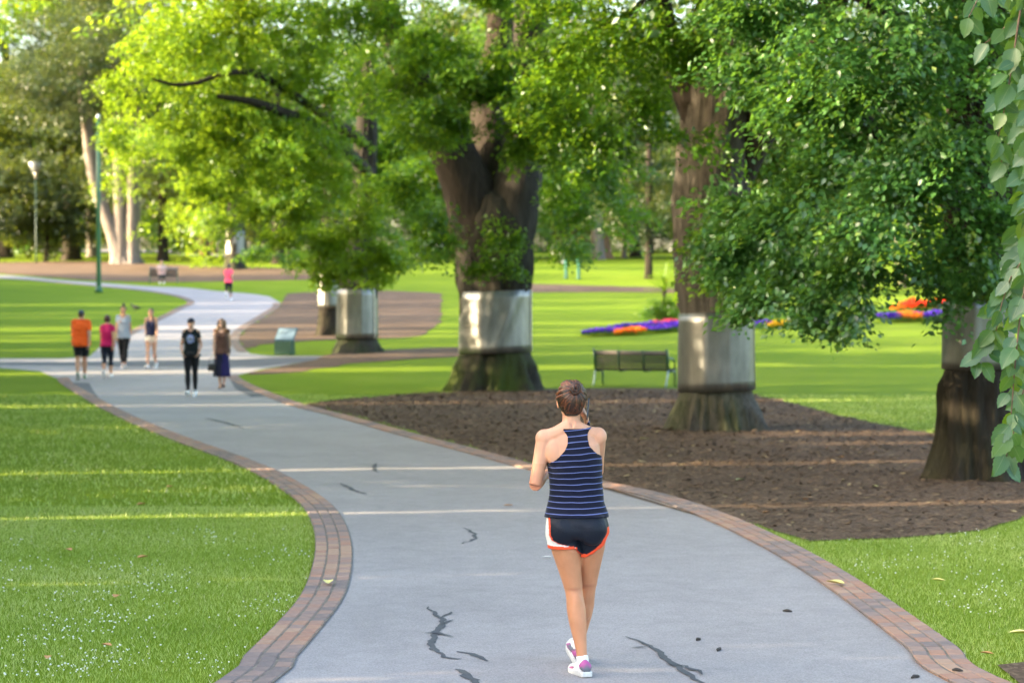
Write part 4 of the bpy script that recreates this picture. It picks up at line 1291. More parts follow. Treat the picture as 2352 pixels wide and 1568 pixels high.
def body(J, H, voxel, girth=1.0, sex='f', smooth_it=6, hands=None, belly=0.0, headtilt=0.0, rings=None, heady=1.0):
    s = H / 1.66
    mb = MB(); caps = []
    def limb(name, a, b, prof, seg=14):
        pts = [lerp3(a, b, t) for t, r in prof]
        mb.tube(pts, [r * s * girth for t, r in prof], seg)
        caps.append((name, Vector(a), Vector(b), prof[0][1] * s * girth, prof[-1][1] * s * girth))
    pel, neck = J['pel'], J['neck']
    # torso
    if rings is None:
        base = [(-.105, .120, .085, .0), (-.07, .158, .108, -.006), (-.03, .172, .112, -.008), (.03, .166, .102, -.002), (.09, .146, .092, .004), (.14, .138, .090, .006), (.21, .146, .096, .006), (.29, .156, .102, .004), (.36, .160, .100, .0), (.42, .158, .088, -.004), (.465, .130, .070, -.004), (.50, .075, .058, -.002)]
        if sex == 'm': base = [(z, rx * (0.96 if z < .1 else 1.10), ry * 1.05, y) for z, rx, ry, y in base]
        rings = base
    n = 28; rg = []
    for z, rx, ry, yo in rings:
        u = (z + .105) / .605
        c = pel + (neck - pel) * max(0, min(1, (z) / .50)) if z > 0 else pel.copy()
        zz = pel.z + z * s
        g = girth * (1 + belly * math.exp(-((z - .12) / .12) ** 2))
        sh = (J['shR'] + J['shL']) / 2
        cx = c.x * (1 - max(0, (z - .3) / .2)) + sh.x * max(0, (z - .3) / .2) if z > .3 else c.x
        rg.append([Vector((cx + rx * s * g * math.copysign(abs(math.cos(t)) ** .9, math.cos(t)), c.y + yo * s + ry * s * g * math.sin(t), zz)) for t in [2 * pi * k / n for k in range(n)]])
    mb.rings(rg)
    caps.append(('torso', pel + Vector((0, 0, -.05 * s)), Vector(((J['shR'].x + J['shL'].x) / 2, neck.y, neck.z - .06 * s)), .14 * s * girth, .13 * s * girth))
    # buttocks
    for sx in (-1, 1): mb.ball(pel + Vector((sx * .078, -.058, -.045)) * s, (.086 * s * girth, .066 * s * girth, .092 * s), 14, 9)
    if sex == 'f':
        for sx in (-1, 1): mb.ball(lerp3(J['shL'], J['shR'], .5 + sx * .22) + Vector((0, .085, -.13)) * s, (.055 * s, .045 * s, .055 * s), 12, 8)
    hd = J['head']
    nk = Vector(((J['shL'].x + J['shR'].x) / 2 * .6 + hd.x * .4, neck.y - .008, neck.z))
    for S, sx in (('L', -1), ('R', 1)):
        g2 = 1.0
        limb('thigh' + S, J['hip' + S], J['knee' + S], [(-.02, .084), (.15, .090), (.4, .082), (.7, .066), (.9, .056), (1.0, .053)], 16)
        k, a = J['knee' + S], J['ank' + S]
        limb('shin' + S, k, a, [(0, .051), (.12, .050), (.3, .055), (.45, .051), (.65, .040), (.85, .031), (1.0, .031)], 14)
        # calf muscle towards the back
        back = (k - J['hip' + S]).cross(Vector((1, 0, 0))).normalized()
        back = back if back.y < 0 else -back
        mb.ball(lerp3(k, a, .27) + back * .016 * s + Vector((0, 0, 0)), (.043 * s * girth, .040 * s * girth, .10 * s), 12, 9)
        p = J['pitch' + S]; fd = J.get('fdir' + S, Vector((0, 1, 0)))
        fw = fd * math.cos(p) + Vector((0, 0, math.sin(p))); up = Vector((0, 0, math.cos(p))) - fd * math.sin(p)
        limb('foot' + S, a - fw * .03 * s - up * .025 * s, a + fw * .155 * s - up * .045 * s, [(0, .034), (.4, .034), (1, .024)], 10)
        shd, el, wr = J['sh' + S], J['el' + S], J['wr' + S]
        mb.ball(shd, (.056 * s * girth, .054 * s * girth, .056 * s * girth), 12, 8)
        limb('uarm' + S, shd, el, [(0, .050), (.25, .047), (.6, .040), (1, .036)], 12)
        limb('farm' + S, el, wr, [(0, .036), (.25, .038), (.6, .030), (1, .024)], 12)
        # trapezius and shoulder blade
        mb.tube([nk + Vector((0, -.012, .02)) * s, lerp3(nk, shd, .55) + Vector((0, -.008, .004)) * s, shd + Vector((0, 0, .006)) * s], [.050 * s, .046 * s * girth, .044 * s * girth], 12)
        mb.ball(lerp3(nk, shd, .62) + Vector((0, -.045, -.095)) * s, (.055 * s, .035 * s, .075 * s), 12, 8)
        hp = (hands or {}).get(S)
        if hp: hand_tubes(mb, wr, hp[0], hp[1], hp[2], s * .95, hp[3])
        else:
            dd = (wr - el).normalized()
            hand_tubes(mb, wr, dd + Vector((0, .1, 0)), Vector((-sx, 0, 0)), -1 if S == 'R' else 1, s * .95, .55)
        caps.append(('hand' + S, wr, wr + ((Vector(hp[0]) if hp else (wr - el)).normalized()) * .15 * s, .03 * s, .03 * s))
    # neck and head
    limb('neck', nk - Vector((0, 0, .03 * s)), hd + Vector((0, -.012, -.05)) * s, [(0, .060), (.35, .052), (1, .052)], 14)
    rx = Matrix.Rotation(-headtilt, 3, 'X')
    def hp_(x, y, z): return hd + rx @ (Vector((x, y, z)) * s)
    mb.ball(hp_(0, -.012, .018), (.073 * s, .090 * s, .092 * s), 20, 14, rot=rx)
    mb.ball(hp_(0, .022, -.035), (.060 * s, .064 * s, .072 * s), 16, 12, rot=rx)
    mb.ball(hp_(0, .062, -.085), (.026 * s, .022 * s, .020 * s), 10, 8, rot=rx)       # chin
    mb.tube([hp_(0, .078, .015), hp_(0, .098, -.018), hp_(0, .086, -.032)], [.008 * s, .013 * s, .012 * s], 8)   # nose
    mb.tube([hp_(-.022, .080, -.055), hp_(0, .086, -.055), hp_(.022, .080, -.055)], [.006 * s, .009 * s, .006 * s], 8)    # lips
    for sx in (-1, 1):
        mb.tube([hp_(sx * .012, .082, .028), hp_(sx * .032, .078, .033), hp_(sx * .050, .060, .028)], .009 * s, 8)   # brow
        mb.ball(hp_(sx * .074, -.004, -.012), (.010 * s, .019 * s, .030 * s), 10, 8, rot=rx)    # ear
    caps.append(('head', hp_(0, -.0, -.045), hp_(0, -.005, .035), .07 * s, .085 * s))
    V, F = remesh(mb, voxel, smooth_it)
    Nn = vnormals(V, F)
    # which limb each point belongs to
    best = np.full(len(V), 1e9); lab = np.zeros(len(V), int); tt = np.zeros(len(V))
    for i, (nm, a, b, ra, rb) in enumerate(caps):
        a = np.array(a); b = np.array(b); d = b - a
        t = np.clip(((V - a) @ d) / (d @ d), 0, 1)
        dist = np.linalg.norm(V - (a + t[:, None] * d), axis=1) - (ra + (rb - ra) * t)
        m = dist < best
        best[m] = dist[m]; lab[m] = i; tt[m] = t[m]
    names = np.array([c[0] for c in caps])[lab]
    # head coordinates
    hl = (V - np.array(hd)) @ np.array(rx) / s
    return dict(V=V, F=F, N=Nn, lab=names, t=tt, hl=hl, s=s, hp=hp_, J=J, rx=rx)

SKIN = (0.60, 0.36, 0.26)
def skin_obj(B, label, col=SKIN, group=None):
    me = np_mesh('person', B['V'], B['F'], M['skin'], True)
    c = np.tile(np.array(col, np.float32), (len(B['V']), 1))
    hl = B['hl']; hd = (B['lab'] == 'head')
    for sx in (-1, 1):    # eyes and brows
        m = hd & (hl[:, 1] > .05) & (((hl[:, 0] - sx * .031) / .014) ** 2 + ((hl[:, 2] - .012) / .007) ** 2 < 1); c[m] = (.05, .035, .03)
        m = hd & (hl[:, 1] > .05) & (((hl[:, 0] - sx * .032) / .020) ** 2 + ((hl[:, 2] - .034) / .006) ** 2 < 1); c[m] = (.10, .06, .04)
    m = hd & (hl[:, 1] > .06) & ((hl[:, 0] / .024) ** 2 + ((hl[:, 2] + .055) / .009) ** 2 < 1); c[m] = (.42, .14, .12)
    add_col(me, c)
    o = link('person', me)
    return tag(o, label, 'person', group)

def shoe(parent, ank, s, fd, pitch, up_col, trim, sole_col, sx, L=.265, sock=None, swoosh=False):
    """training shoe: upper with heel and tongue, thick sole"""
    fw = fd * math.cos(pitch) + Vector((0, 0, math.sin(pitch))); up = Vector((0, 0, math.cos(pitch))) - fd * math.sin(pitch)
    rt = fw.cross(up)
    o0 = Vector(ank) - fw * .068 * s - up * .072 * s
    n = 16
    prof = [(0.0, .022, .050), (.03, .031, .082), (.10, .035, .092), (.22, .036, .098), (.34, .037, .088), (.46, .040, .066), (.62, .045, .054), (.78, .046, .047), (.90, .038, .038), (.97, .024, .028), (1.0, .010, .018)]
    mb = MB(); rg = []
    for u, w, h in prof:
        c = o0 + fw * (u * L * s) + rt * (.006 * s * math.sin(u * 3) * -sx)
        r = []
        for k in range(n):
            t = 2 * pi * k / n
            cx = math.cos(t) * w * s * (1.0 if math.sin(t) < 0 else (1 - .35 * math.sin(t) * (1 if u < .5 else .3)))
            cz = (.026 + (h - .026) * (.5 + .5 * math.sin(t))) * s
            r.append(c + rt * cx + up * cz)
        rg.append(r)
    mb.rings(rg)
    me = mb.mesh('shoe', M['shoe'])
    V = np.array(mb.v)
    lz = (V - np.array(o0)) @ np.array(up) / s; ly = (V - np.array(o0)) @ np.array(fw) / (s * L)
    c = np.tile(np.array(up_col, np.float32), (len(V), 1))
    c[((ly < .10) & (lz < .055)) | ((ly > .3) & (ly < .62) & (lz > .045))] = trim
    c[(lz > .075) & (ly > .2)] = tuple(x * .8 for x in trim)
    add_col(me, c)
    so = link('shoe', me, parent)
    mb = MB(); rg = []
    for z, g, lift in ((0.0, .96, 0), (.004, 1.04, 0), (.024, 1.06, 0), (.030, 1.0, 0)):
        r = []
        outl = []
        for u, w, h in prof: outl.append((u, w))
        pts = [(u, -w) for u, w in outl] + [(u, w) for u, w in outl[::-1]]
        for u, w in pts:
            toe = max(0, u - .75) ** 2 * .35
            r.append(o0 + fw * ((.5 + (u - .5) * (1.03 if g > 1 else 1.0)) * L * s) + rt * (w * g * s + .006 * s * math.sin(u * 3) * -sx) + up * ((z + toe) * s))
        rg.append(r)
    mb.rings(rg)
    me = mb.mesh('sole', M['shoe'], False); add_col(me, np.tile(np.array(sole_col, np.float32), (len(mb.v), 1)))
    link('sole', me, so)
    if swoosh:    # the curved tick on the outer side
        for sd in (-1, 1):
            mb = MB()
            a = [(.20, .062), (.30, .046), (.42, .046), (.62, .058)]; b_ = [(.20, .062), (.27, .036), (.42, .038), (.62, .058)]
            vs = []
            for (u1, z1), (u2, z2) in zip(a, b_):
                for (u, z) in ((u1, z1), (u2, z2)):
                    w = np.interp(u, [p[0] for p in prof], [p[1] for p in prof])
                    h = np.interp(u, [p[0] for p in prof], [p[2] for p in prof])
                    sn = max(-1, min(1, 2 * (z - .026) / (h - .026) - 1)); cw = w * math.sqrt(1 - sn * sn) * (1 if sn < 0 else 1 - .35 * sn)
                    vs.append(o0 + fw * (u * L * s) + rt * ((cw + .0025) * sd * s + .006 * s * math.sin(u * 3) * -sx) + up * z * s)
            mb.add(vs, [(0, 1, 3, 2), (2, 3, 5, 4), (4, 5, 7, 6)])
            me = mb.mesh('tick_mark', M['shoe'], False); add_col(me, np.tile(np.array((.85, .85, .85), np.float32), (len(mb.v), 1)))
            link('tick_mark', me, so)
    return so

def place(o, loc, rz):
    o.location = loc; o.rotation_euler = (0, 0, rz)

def hair_cap(B, col, parent, off=.012, line=.030, low=-.05, name='hair', taper=False):
    hl = B['hl']; s = B['s']
    h = (B['lab'] == 'head') | (B['lab'] == 'neck')
    m = h & ((hl[:, 1] < line - .045 * (hl[:, 2] < .05) - .01 * (hl[:, 2] < .0)) & (hl[:, 2] > low) | (hl[:, 2] > .075))
    m &= ~((np.abs(hl[:, 0]) > .066) & (hl[:, 2] < .012) & (hl[:, 1] > -.03))
    if taper: m &= ~((hl[:, 2] < -.02) & (np.abs(hl[:, 0]) > .066 + (hl[:, 2] + .02) * .55))
    return garment(name, B['V'], B['F'], B['N'], m, off * s, lambda v: np.array(col) * (1 + .25 * np.sin(v[:, [0]] * 400 + v[:, [2]] * 90)), M['hair'], parent, 3)

def skin_detail(o, B):
    """redder elbows, knee hollows and shoulders, tanned legs"""
    V, lab, t = B['V'], B['lab'], B['t']
    c = np.tile(np.array((0.62, 0.30, 0.18), np.float32), (len(V), 1))
    leg = np.isin(lab, ['thighL', 'thighR', 'shinL', 'shinR'])
    c[leg] = (.56, .255, .135)
    up = np.isin(lab, ['torso', 'uarmL', 'uarmR', 'neck']) & (V[:, 2] > 1.2)
    c[up] = (.66, .335, .215)
    for S in 'LR':
        d = np.linalg.norm(V - np.array(B['J']['el' + S]), axis=1); w = np.exp(-(d / .05) ** 2)[:, None] * .5
        c = c * (1 - w) + np.array((.62, .20, .13)) * w
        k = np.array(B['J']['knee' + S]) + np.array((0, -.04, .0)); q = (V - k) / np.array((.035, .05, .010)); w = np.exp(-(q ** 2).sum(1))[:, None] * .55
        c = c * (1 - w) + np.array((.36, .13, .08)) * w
    nz = np.array([noise.noise(Vector((p[0] * 22, p[1] * 22, p[2] * 16))) for p in V])[:, None]
    c = c * (1 + .10 * nz)
    a = o.data.color_attributes['col']; full = np.ones((len(V), 4), np.float32); full[:, :3] = c; a.data.foreach_set('color', full.ravel())

# ---- the jogger
def jogger():
    feet = P(1325, 1553)
    J = dict(pel=Vector((0, 0, .885)), neck=Vector((-.015, .01, 1.385)), head=Vector((-.030, .03, 1.545)),
             hipL=Vector((-.088, 0, .855)), kneeL=Vector((-.016, .035, .485)), ankL=Vector((.034, -.055, .0765)),
             hipR=Vector((.088, .01, .855)), kneeR=Vector((.068, .15, .49)), ankR=Vector((.020, .28, .100)),
             shL=Vector((-.180, .0, 1.335)), elL=Vector((-.236, -.035, 1.075)), wrL=Vector((-.165, .18, 1.13)),
             shR=Vector((.118, .035, 1.345)), elR=Vector((.124, .185, 1.125)), wrR=Vector((.066, .135, 1.385)),
             pitchL=-.06, pitchR=.30, fdirL=Vector((-.28, .95, 0)), fdirR=Vector((-.14, .98, 0)))
    rings = [(-.105, .125, .090, .0), (-.07, .160, .112, -.006), (-.03, .170, .114, -.008), (.03, .166, .104, -.002), (.09, .154, .094, .004), (.16, .145, .092, .006), (.22, .144, .095, .006), (.29, .150, .100, .004), (.36, .152, .098, .0), (.42, .150, .086, -.004), (.465, .120, .070, -.004), (.50, .075, .058, -.002)]
    B = body(J, 1.66, .0055, 1.0, 'f', 7, rings=rings, headtilt=.12,
             hands={'R': (Vector((-.12, -.50, .85)), Vector((-1, 0, -.1)), -1, .35), 'L': (Vector((.5, .85, .1)), Vector((.3, .2, -1)), 1, .9)})
    o = skin_obj(B, 'woman walking away on the path in striped navy racerback top and dark shorts', (0.62, 0.30, 0.18))
    skin_detail(o, B)
    V, F, Nn, lab = B['V'], B['F'], B['N'], B['lab']
    x, y, z = V[:, 0], V[:, 1], V[:, 2]
    # racerback top
    zl = [1.19, 1.205, 1.225, 1.25, 1.28, 1.31, 1.337, 1.36, 1.385, 1.41]
    xl = np.interp(z, zl, [-.30, -.155, -.118, -.092, -.068, -.057, -.053, -.060, -.080, -.105])
    xr = np.interp(z, [a + .03 * (1.41 - a) / .2 for a in zl], [.30, .150, .118, .092, .070, .062, .058, .062, .076, .104])
    top = 1.395 + .9 * (x + .01) ** 2
    top = np.where(y > B['J']['neck'].y + .01, 1.33 + 1.5 * np.abs(x) , top)
    tor = np.isin(lab, ['torso', 'thighL', 'thighR', 'neck', 'uarmL', 'uarmR']) | ((np.abs(x) < .11) & (z > 1.2))
    arm = np.isin(lab, ['uarmL', 'uarmR']) & (z < 1.30)
    mask = tor & ~arm & (z > .893) & (z < top) & (x > xl) & (x < xr)
    def col_top(v):
        c = np.tile(np.array((.012, .017, .050), np.float32), (len(v), 1))
        xx = v[:, 0]; zz = v[:, 2]
        q = zz - np.interp(zz, [.9, 1.3], [0.02, .10]) * xx * .8 + .01 * np.cos(xx * 9)
        return c
    tm, nt, out = new_mat('striped_jersey')
    b = N(nt, 'ShaderNodeBsdfPrincipled'); b.inputs['Roughness'].default_value = .85; b.inputs['Sheen Weight'].default_value = .15; b.inputs['Specular IOR Level'].default_value = .15
    tc = N(nt, 'ShaderNodeTexCoord'); sp = N(nt, 'ShaderNodeSeparateXYZ'); nt.links.new(tc.outputs['Object'], sp.inputs[0])
    def mt(op, a, b_=None, c_=None):
        q = N(nt, 'ShaderNodeMath', operation=op)
        for i_, v_ in enumerate((a, b_, c_)):
            if v_ is None: continue
            if isinstance(v_, (int, float)): q.inputs[i_].default_value = v_
            else: nt.links.new(v_, q.inputs[i_])
        return q.outputs[0]
    slope = mt('MULTIPLY', mt('SUBTRACT', sp.outputs[2], .93), .17)
    zz = mt('SUBTRACT', sp.outputs[2], mt('MULTIPLY', slope, sp.outputs[0]))
    zz = mt('ADD', zz, mt('MULTIPLY', mt('SUBTRACT', noise_tex(nt, 5, 2, .5, tc.outputs['Object']), .5), .022))
    fr = mt('FRACT', mt('DIVIDE', mt('SUBTRACT', zz, .9025), .0334))
    st = mt('LESS_THAN', mt('ABSOLUTE', mt('SUBTRACT', fr, .5)), .070)
    c = mixc(nt, st, (.005, .007, .022), (.13, .16, .38))
    nt.links.new(c, b.inputs['Base Color'])
    bp = N(nt, 'ShaderNodeBump'); bp.inputs['Strength'].default_value = .5; bp.inputs['Distance'].default_value = .006
    nt.links.new(noise_tex(nt, 16, 3, .5, obj_coords(nt, (1, 1, 1.6))), bp.inputs['Height']); nt.links.new(bp.outputs[0], b.inputs['Normal'])
    nt.links.new(b.outputs[0], out.inputs[0])
    def off_top(v): return np.interp(v[:, 2], [.89, .93, 1.0, 1.2, 1.4], [.016, .011, .009, .006, .004])
    g = garment('racerback_top', V, F, Nn, mask, off_top, (.01, .014, .045), tm, o, 6, .008, 3)
    # shorts
    hemL = np.where(x < -.02, .722 + .02 * np.clip(-x - .12, 0, 1), .722 - (x + .02) * .9)
    hemR = np.interp(x, [0.0, .03, .06, .10, .14, .165, .20], [.700, .672, .672, .700, .740, .790, .86])
    hem = np.where(x < .0, hemL, hemR)
    legs = np.isin(lab, ['torso', 'thighL', 'thighR'])
    mk = legs & (z > hem) & (z < .915)
    def off_sh(v): return np.interp(v[:, 2], [.68, .74, .80, .86, .91], [.020, .016, .011, .008, .004])
    def col_sh(v):
        xx, zz_ = v[:, 0], v[:, 2]
        c = np.tile(np.array((.0055, .009, .020), np.float32), (len(v), 1))
        hl_ = np.where(xx < -.02, .722 + .02 * np.clip(-xx - .12, 0, 1), .722 - (xx + .02) * .9)
        hr_ = np.interp(xx, [0.0, .03, .06, .10, .14, .165, .20], [.700, .672, .672, .700, .740, .790, .86])
        hm = np.where(xx < 0, hl_, hr_)
        d = zz_ - hm
        red = (.95, .10, .035)
        pan = np.interp(zz_, [.728, .735, .742, .752, .770, .80, .90], [-.01, -.035, -.07, -.108, -.142, -.158, -.162])
        c[(xx < pan + .010)] = red
        c[(xx < pan) & (d > .010)] = (.85, .83, .80)
        c[(d < .014)] = red
        c[(xx < -.183)] = red
        c[(xx > .170) & (zz_ < .84)] = red
        return c
    garment('shorts', V, F, Nn, mk, off_sh, col_sh, M['satin'], o, 8, .009, 8)
    for S in 'LR':
        ms = ((lab == 'shin' + S) & (B['t'] > .90)) | (lab == 'foot' + S)
        garment('sock', V, F, Nn, ms, .004, (.85, .85, .86), M['cloth'], o, 1)
        shoe(o, J['ank' + S], 1.0, J['fdir' + S].normalized(), J['pitch' + S], (.42, .085, .27), (.13, .14, .17), (.62, .62, .60), -1 if S == 'L' else 1, L=.25, swoosh=True)
    # hair: close cap, combed locks and a twisted knot
    h = hair_cap(B, (.028, .011, .006), o, .012, .035, -.088, taper=True)
    mb = MB(); r = random.Random(4)
    hp_ = B['hp']
    def surf(th, ph, lift=0.0):
        """th: angle round the head from the back (0) to the front (pi); ph: height angle"""
        cx, cy, cz = 0, -.012, .012
        return (cx + (.080 + lift) * math.sin(th) * math.cos(ph), cy - (.100 + lift) * math.cos(th) * math.cos(ph), cz + (.103 + lift) * math.sin(ph))
    knot = (.24, .42)
    for i in range(210):
        u = r.random()
        if u < .42:
            ph0 = r.uniform(-.5, .7); th0 = r.choice((-1, 1)) * (r.uniform(.9, 1.75) if ph0 > -.1 else r.uniform(.6, 1.15))
        elif u < .75: th0, ph0 = r.uniform(-.65, .65), r.uniform(-.95, -.6)
        else: th0, ph0 = r.uniform(-2.3, 2.3), r.uniform(.8, 1.35)
        pts = []
        kk = 9; wv = r.uniform(-.12, .12)
        for j in range(kk):
            t = j / (kk - 1); e = t * .93
            th = th0 + (knot[0] - th0) * e + wv * math.sin(t * pi)
            ph = ph0 + (knot[1] - ph0) * e + .10 * math.sin(t * pi) * (1 if ph0 > 0 else -.6)
            q = surf(th, ph, .004 + .004 * math.sin(t * pi) + r.uniform(-.001, .002))
            pts.append(hp_(*q))
        w = r.uniform(.0035, .0065)
        mb.tube(pts, [w * .6] + [w] * (kk - 2) + [w * .7], 6, r.random())
    kc = surf(knot[0], knot[1], .020)
    for i in range(44):
        a0 = r.uniform(0, 6.28); rad = r.uniform(.008, .034); pts = []
        for j in range(8):
            a = a0 + j * .55; rr_ = rad * (1 - .03 * j)
            pts.append(hp_(kc[0] + rr_ * math.cos(a), kc[1] - .006 - .010 * r.random() - (.03 - rad) * .5, kc[2] + rr_ * 1.05 * math.sin(a)))
        mb.tube(pts, [.003] + [r.uniform(.004, .007)] * 6 + [.003], 6, r.random())
    for i in range(60):    # loose curls at the nape
        th0 = r.uniform(-.45, .75); pts = []
        for j in range(6):
            t = j / 5
            q = surf(th0 + .25 * math.sin(t * 5 + i), -.45 - t * .50, .004 + .004 * math.sin(i + t * 4))
            pts.append(hp_(*q))
        mb.tube(pts, [.004, .005, .005, .004, .003, .0015], 5, r.random())
    me = mb.mesh('hair_locks', M['hair'])
    t = np.array(mb.t)[:, None]
    add_col(me, np.array((.016, .006, .003)) * (1 - t) + np.array((.17, .052, .020)) * t ** 1.8 + 0.002)
    link('lock', me, h)
    place(o, (feet.x, feet.y + .06, 0), 0)
    # phone held at the right ear
    mp = MB(); rot = Matrix.Rotation(-.25, 3, 'X') @ Matrix.Rotation(.10, 3, 'Y')
    c = Vector((.064, .030, 1.500))
    ring = []
    for xx in (-.004, .004):
        loop = []
        for k in range(16):
            t = 2 * pi * k / 16
            loop.append(c + rot @ Vector((xx, .031 * math.copysign(abs(math.cos(t)) ** .35, math.cos(t)), .060 * math.copysign(abs(math.sin(t)) ** .35, math.sin(t)))))
        ring.append(loop)
    mp.rings(ring)
    ph = mp.build('mobile_phone', pbr('dark_plastic', (.015, .02, .028), .25, spec=.6), None, False)
    ph.location = o.location
    tag(ph, 'dark mobile phone held to the ear of the woman in the striped top', 'phone')
jogger()

VOX = .0095
def legs_mask(B, tmax, shin=None):
    lab, t, V = B['lab'], B['t'], B['V']
    top = B['J']['pel'].z + .03 * B['s']
    m = np.isin(lab, ['thighL', 'thighR']) | ((lab == 'torso') & (V[:, 2] < top))
    if shin is None: m &= ~(np.isin(lab, ['thighL', 'thighR']) & (t > tmax))
    else: m |= np.isin(lab, ['shinL', 'shinR']) & (t < shin)
    return m & (V[:, 2] < top)
def top_mask(B, sleeve, hem=-.03, neckz=.0, straps=False):
    lab, t, V, J, s = B['lab'], B['t'], B['V'], B['J'], B['s']
    low = J['pel'].z + hem * s
    m = np.isin(lab, ['torso', 'neck', 'thighL', 'thighR']) & (V[:, 2] > low)
    cx = (J['shL'].x + J['shR'].x) / 2
    ntop = J['neck'].z + (.028 + neckz) * s
    m &= V[:, 2] < ntop
    if sleeve > 0: m |= np.isin(lab, ['uarmL', 'uarmR']) & (t < sleeve)
    # neckline
    fr = V[:, 1] > J['neck'].y
    m &= ~(fr & (V[:, 2] > J['neck'].z - .05 * s - (neckz < 0) * .05 * s + .9 * np.abs(V[:, 0] - cx)) & (np.abs(V[:, 0] - cx) < .09 * s))
    if straps:
        d = np.abs(V[:, 0] - cx)
        sh = V[:, 2] > J['neck'].z - .10 * s
        m &= ~(sh & ((d < .055 * s) | (d > .088 * s)))
        m &= ~np.isin(lab, ['uarmL', 'uarmR'])
    return m

def SH_OFF(v): return np.interp(v[:, 2], [.85, 1.0, 1.2, 1.38], [.030, .022, .014, .005])
def put(o, px, py, rz):
    g = P(px, py)
    place(o, (g.x, g.y, g.z + .002), rz)

def basic_shoes(B, o, up, trim, sole, scale=1.0, socks=True, sc_=(.85, .85, .87), sk=.90):
    for S in 'LR':
        J = B['J']
        if socks:
            ms = ((B['lab'] == 'shin' + S) & (B['t'] > sk)) | (B['lab'] == 'foot' + S)
            garment('sock', B['V'], B['F'], B['N'], ms, .005, sc_, M['cloth'], o, 1)
        shoe(o, J['ank' + S], B['s'] * scale, J.get('fdir' + S, Vector((0, 1, 0))), J['pitch' + S], up, trim, sole, -1 if S == 'L' else 1)

def orange_man():
    H = 1.76
    J = joints_walk(H, .20, .45, 'R', .30, .25, hipw=.09, shw=.185, lean=.02)
    B = body(J, H, VOX, 1.18, 'm', 5, belly=.18)
    o = skin_obj(B, 'heavy man walking away in orange t-shirt, black shorts and dark cap', (.55, .30, .20))
    def ofs(v): return np.interp(v[:, 2], [.85, 1.0, 1.3, 1.5], [.05, .035, .02, .01])
    garment('shorts', B['V'], B['F'], B['N'], legs_mask(B, .80), .022, (.010, .010, .014), M['cloth'], o, 8, .01)
    garment('t_shirt', B['V'], B['F'], B['N'], top_mask(B, .72, -.09), ofs, (.90, .12, .015), M['cloth'], o, 12, .02, 1)
    basic_shoes(B, o, (.06, .09, .06), (.12, .30, .06), (.35, .40, .35), 1.05)
    hair_cap(B, (.05, .04, .035), o, .006, .0, -.06)
    hl = B['hl']
    garment('cap', B['V'], B['F'], B['N'], (B['lab'] == 'head') & (hl[:, 2] > .035), .014, (.045, .060, .105), M['cloth'], o, 4)
    put(o, 187, 872, R(6))
orange_man()

def magenta_woman():
    H = 1.63
    J = joints_walk(H, .26, .75, 'R', .35, .5, shw=.142)
    B = body(J, H, VOX, 1.07, 'f', 5)
    o = skin_obj(B, 'woman walking away in magenta t-shirt, black knee-length tights and white shoes', (.56, .29, .18))
    garment('tights', B['V'], B['F'], B['N'], legs_mask(B, 1, .38), .008, (.010, .014, .030), M['cloth'], o, 2)
    garment('t_shirt', B['V'], B['F'], B['N'], top_mask(B, .50, -.05), SH_OFF, lambda v: np.where((np.abs(v[:, [0]]) < .06) & (v[:, [2]] > 1.2), np.array((.78, .035, .16)), np.array((.52, .012, .11))), M['cloth'], o, 8, .012, 2)
    basic_shoes(B, o, (.82, .83, .86), (.55, .58, .62), (.85, .85, .85), 1.0)
    hair_cap(B, (.055, .014, .012), o, .020, .03, -.07)
    put(o, 247, 868, R(4))
magenta_woman()

def grey_woman():
    H = 1.70
    J = joints_walk(H, .16, .30, 'L', .28, .25, shw=.142)
    B = body(J, H, VOX, 1.0, 'f', 5)
    o = skin_obj(B, 'woman walking towards the camera in pale grey v-neck t-shirt and black trousers', (.60, .33, .22))
    garment('trousers', B['V'], B['F'], B['N'], legs_mask(B, 1, .82), .014, (.010, .010, .013), M['cloth'], o, 4, .008)
    garment('t_shirt', B['V'], B['F'], B['N'], top_mask(B, .50, -.10, -.03), SH_OFF, (.38, .44, .56), M['cloth'], o, 8, .012, 5)
    basic_shoes(B, o, (.85, .85, .92), (.7, .72, .85), (.85, .85, .88), 1.0, False)
    h = hair_cap(B, (.045, .026, .018), o, .014, .045, -.04)
    mb = MB(); hp_ = B['hp']
    mb.ball(hp_(-.01, -.045, .145), (.035, .035, .035), 10, 8)
    for k in range(9): mb.tube([hp_(-.01 + .03 * math.cos(k * .7), -.045, .145 + .03 * math.sin(k * .7)), hp_(.045 * math.cos(k * .7 + .6), -.055, .15 + .045 * math.sin(k * .7 + .6))], [.012, .004], 5)
    me = mb.mesh('topknot', M['hair']); add_col(me, np.tile(np.array((.035, .03, .026), np.float32), (len(mb.v), 1))); link('topknot', me, h)
    put(o, 284, 847, R(180))
grey_woman()

def navy_woman():
    H = 1.66
    J = joints_walk(H, .22, .55, 'R', .22, .2, shw=.140)
    B = body(J, H, VOX, .97, 'f', 5)
    o = skin_obj(B, 'slim woman walking towards the camera in navy strappy top and white short shorts', (.58, .33, .23))
    garment('shorts', B['V'], B['F'], B['N'], legs_mask(B, .30), .012, (.80, .72, .62), M['cloth'], o, 3, .006)
    garment('strappy_top', B['V'], B['F'], B['N'], top_mask(B, 0, -.03, .03, True), .010, (.010, .016, .060), M['cloth'], o, 4, .006, 6)
    basic_shoes(B, o, (.75, .76, .85), (.4, .42, .5), (.85, .85, .88), 1.0)
    h = hair_cap(B, (.04, .026, .022), o, .012, .045, -.05)
    mb = MB(); hp_ = B['hp']; mb.ball(hp_(0, -.085, .07), (.03, .03, .03), 10, 8)
    me = mb.mesh('bun', M['hair']); add_col(me, np.tile(np.array((.04, .028, .022), np.float32), (len(mb.v), 1))); link('bun', me, h)
    put(o, 348, 848, R(176))
navy_woman()

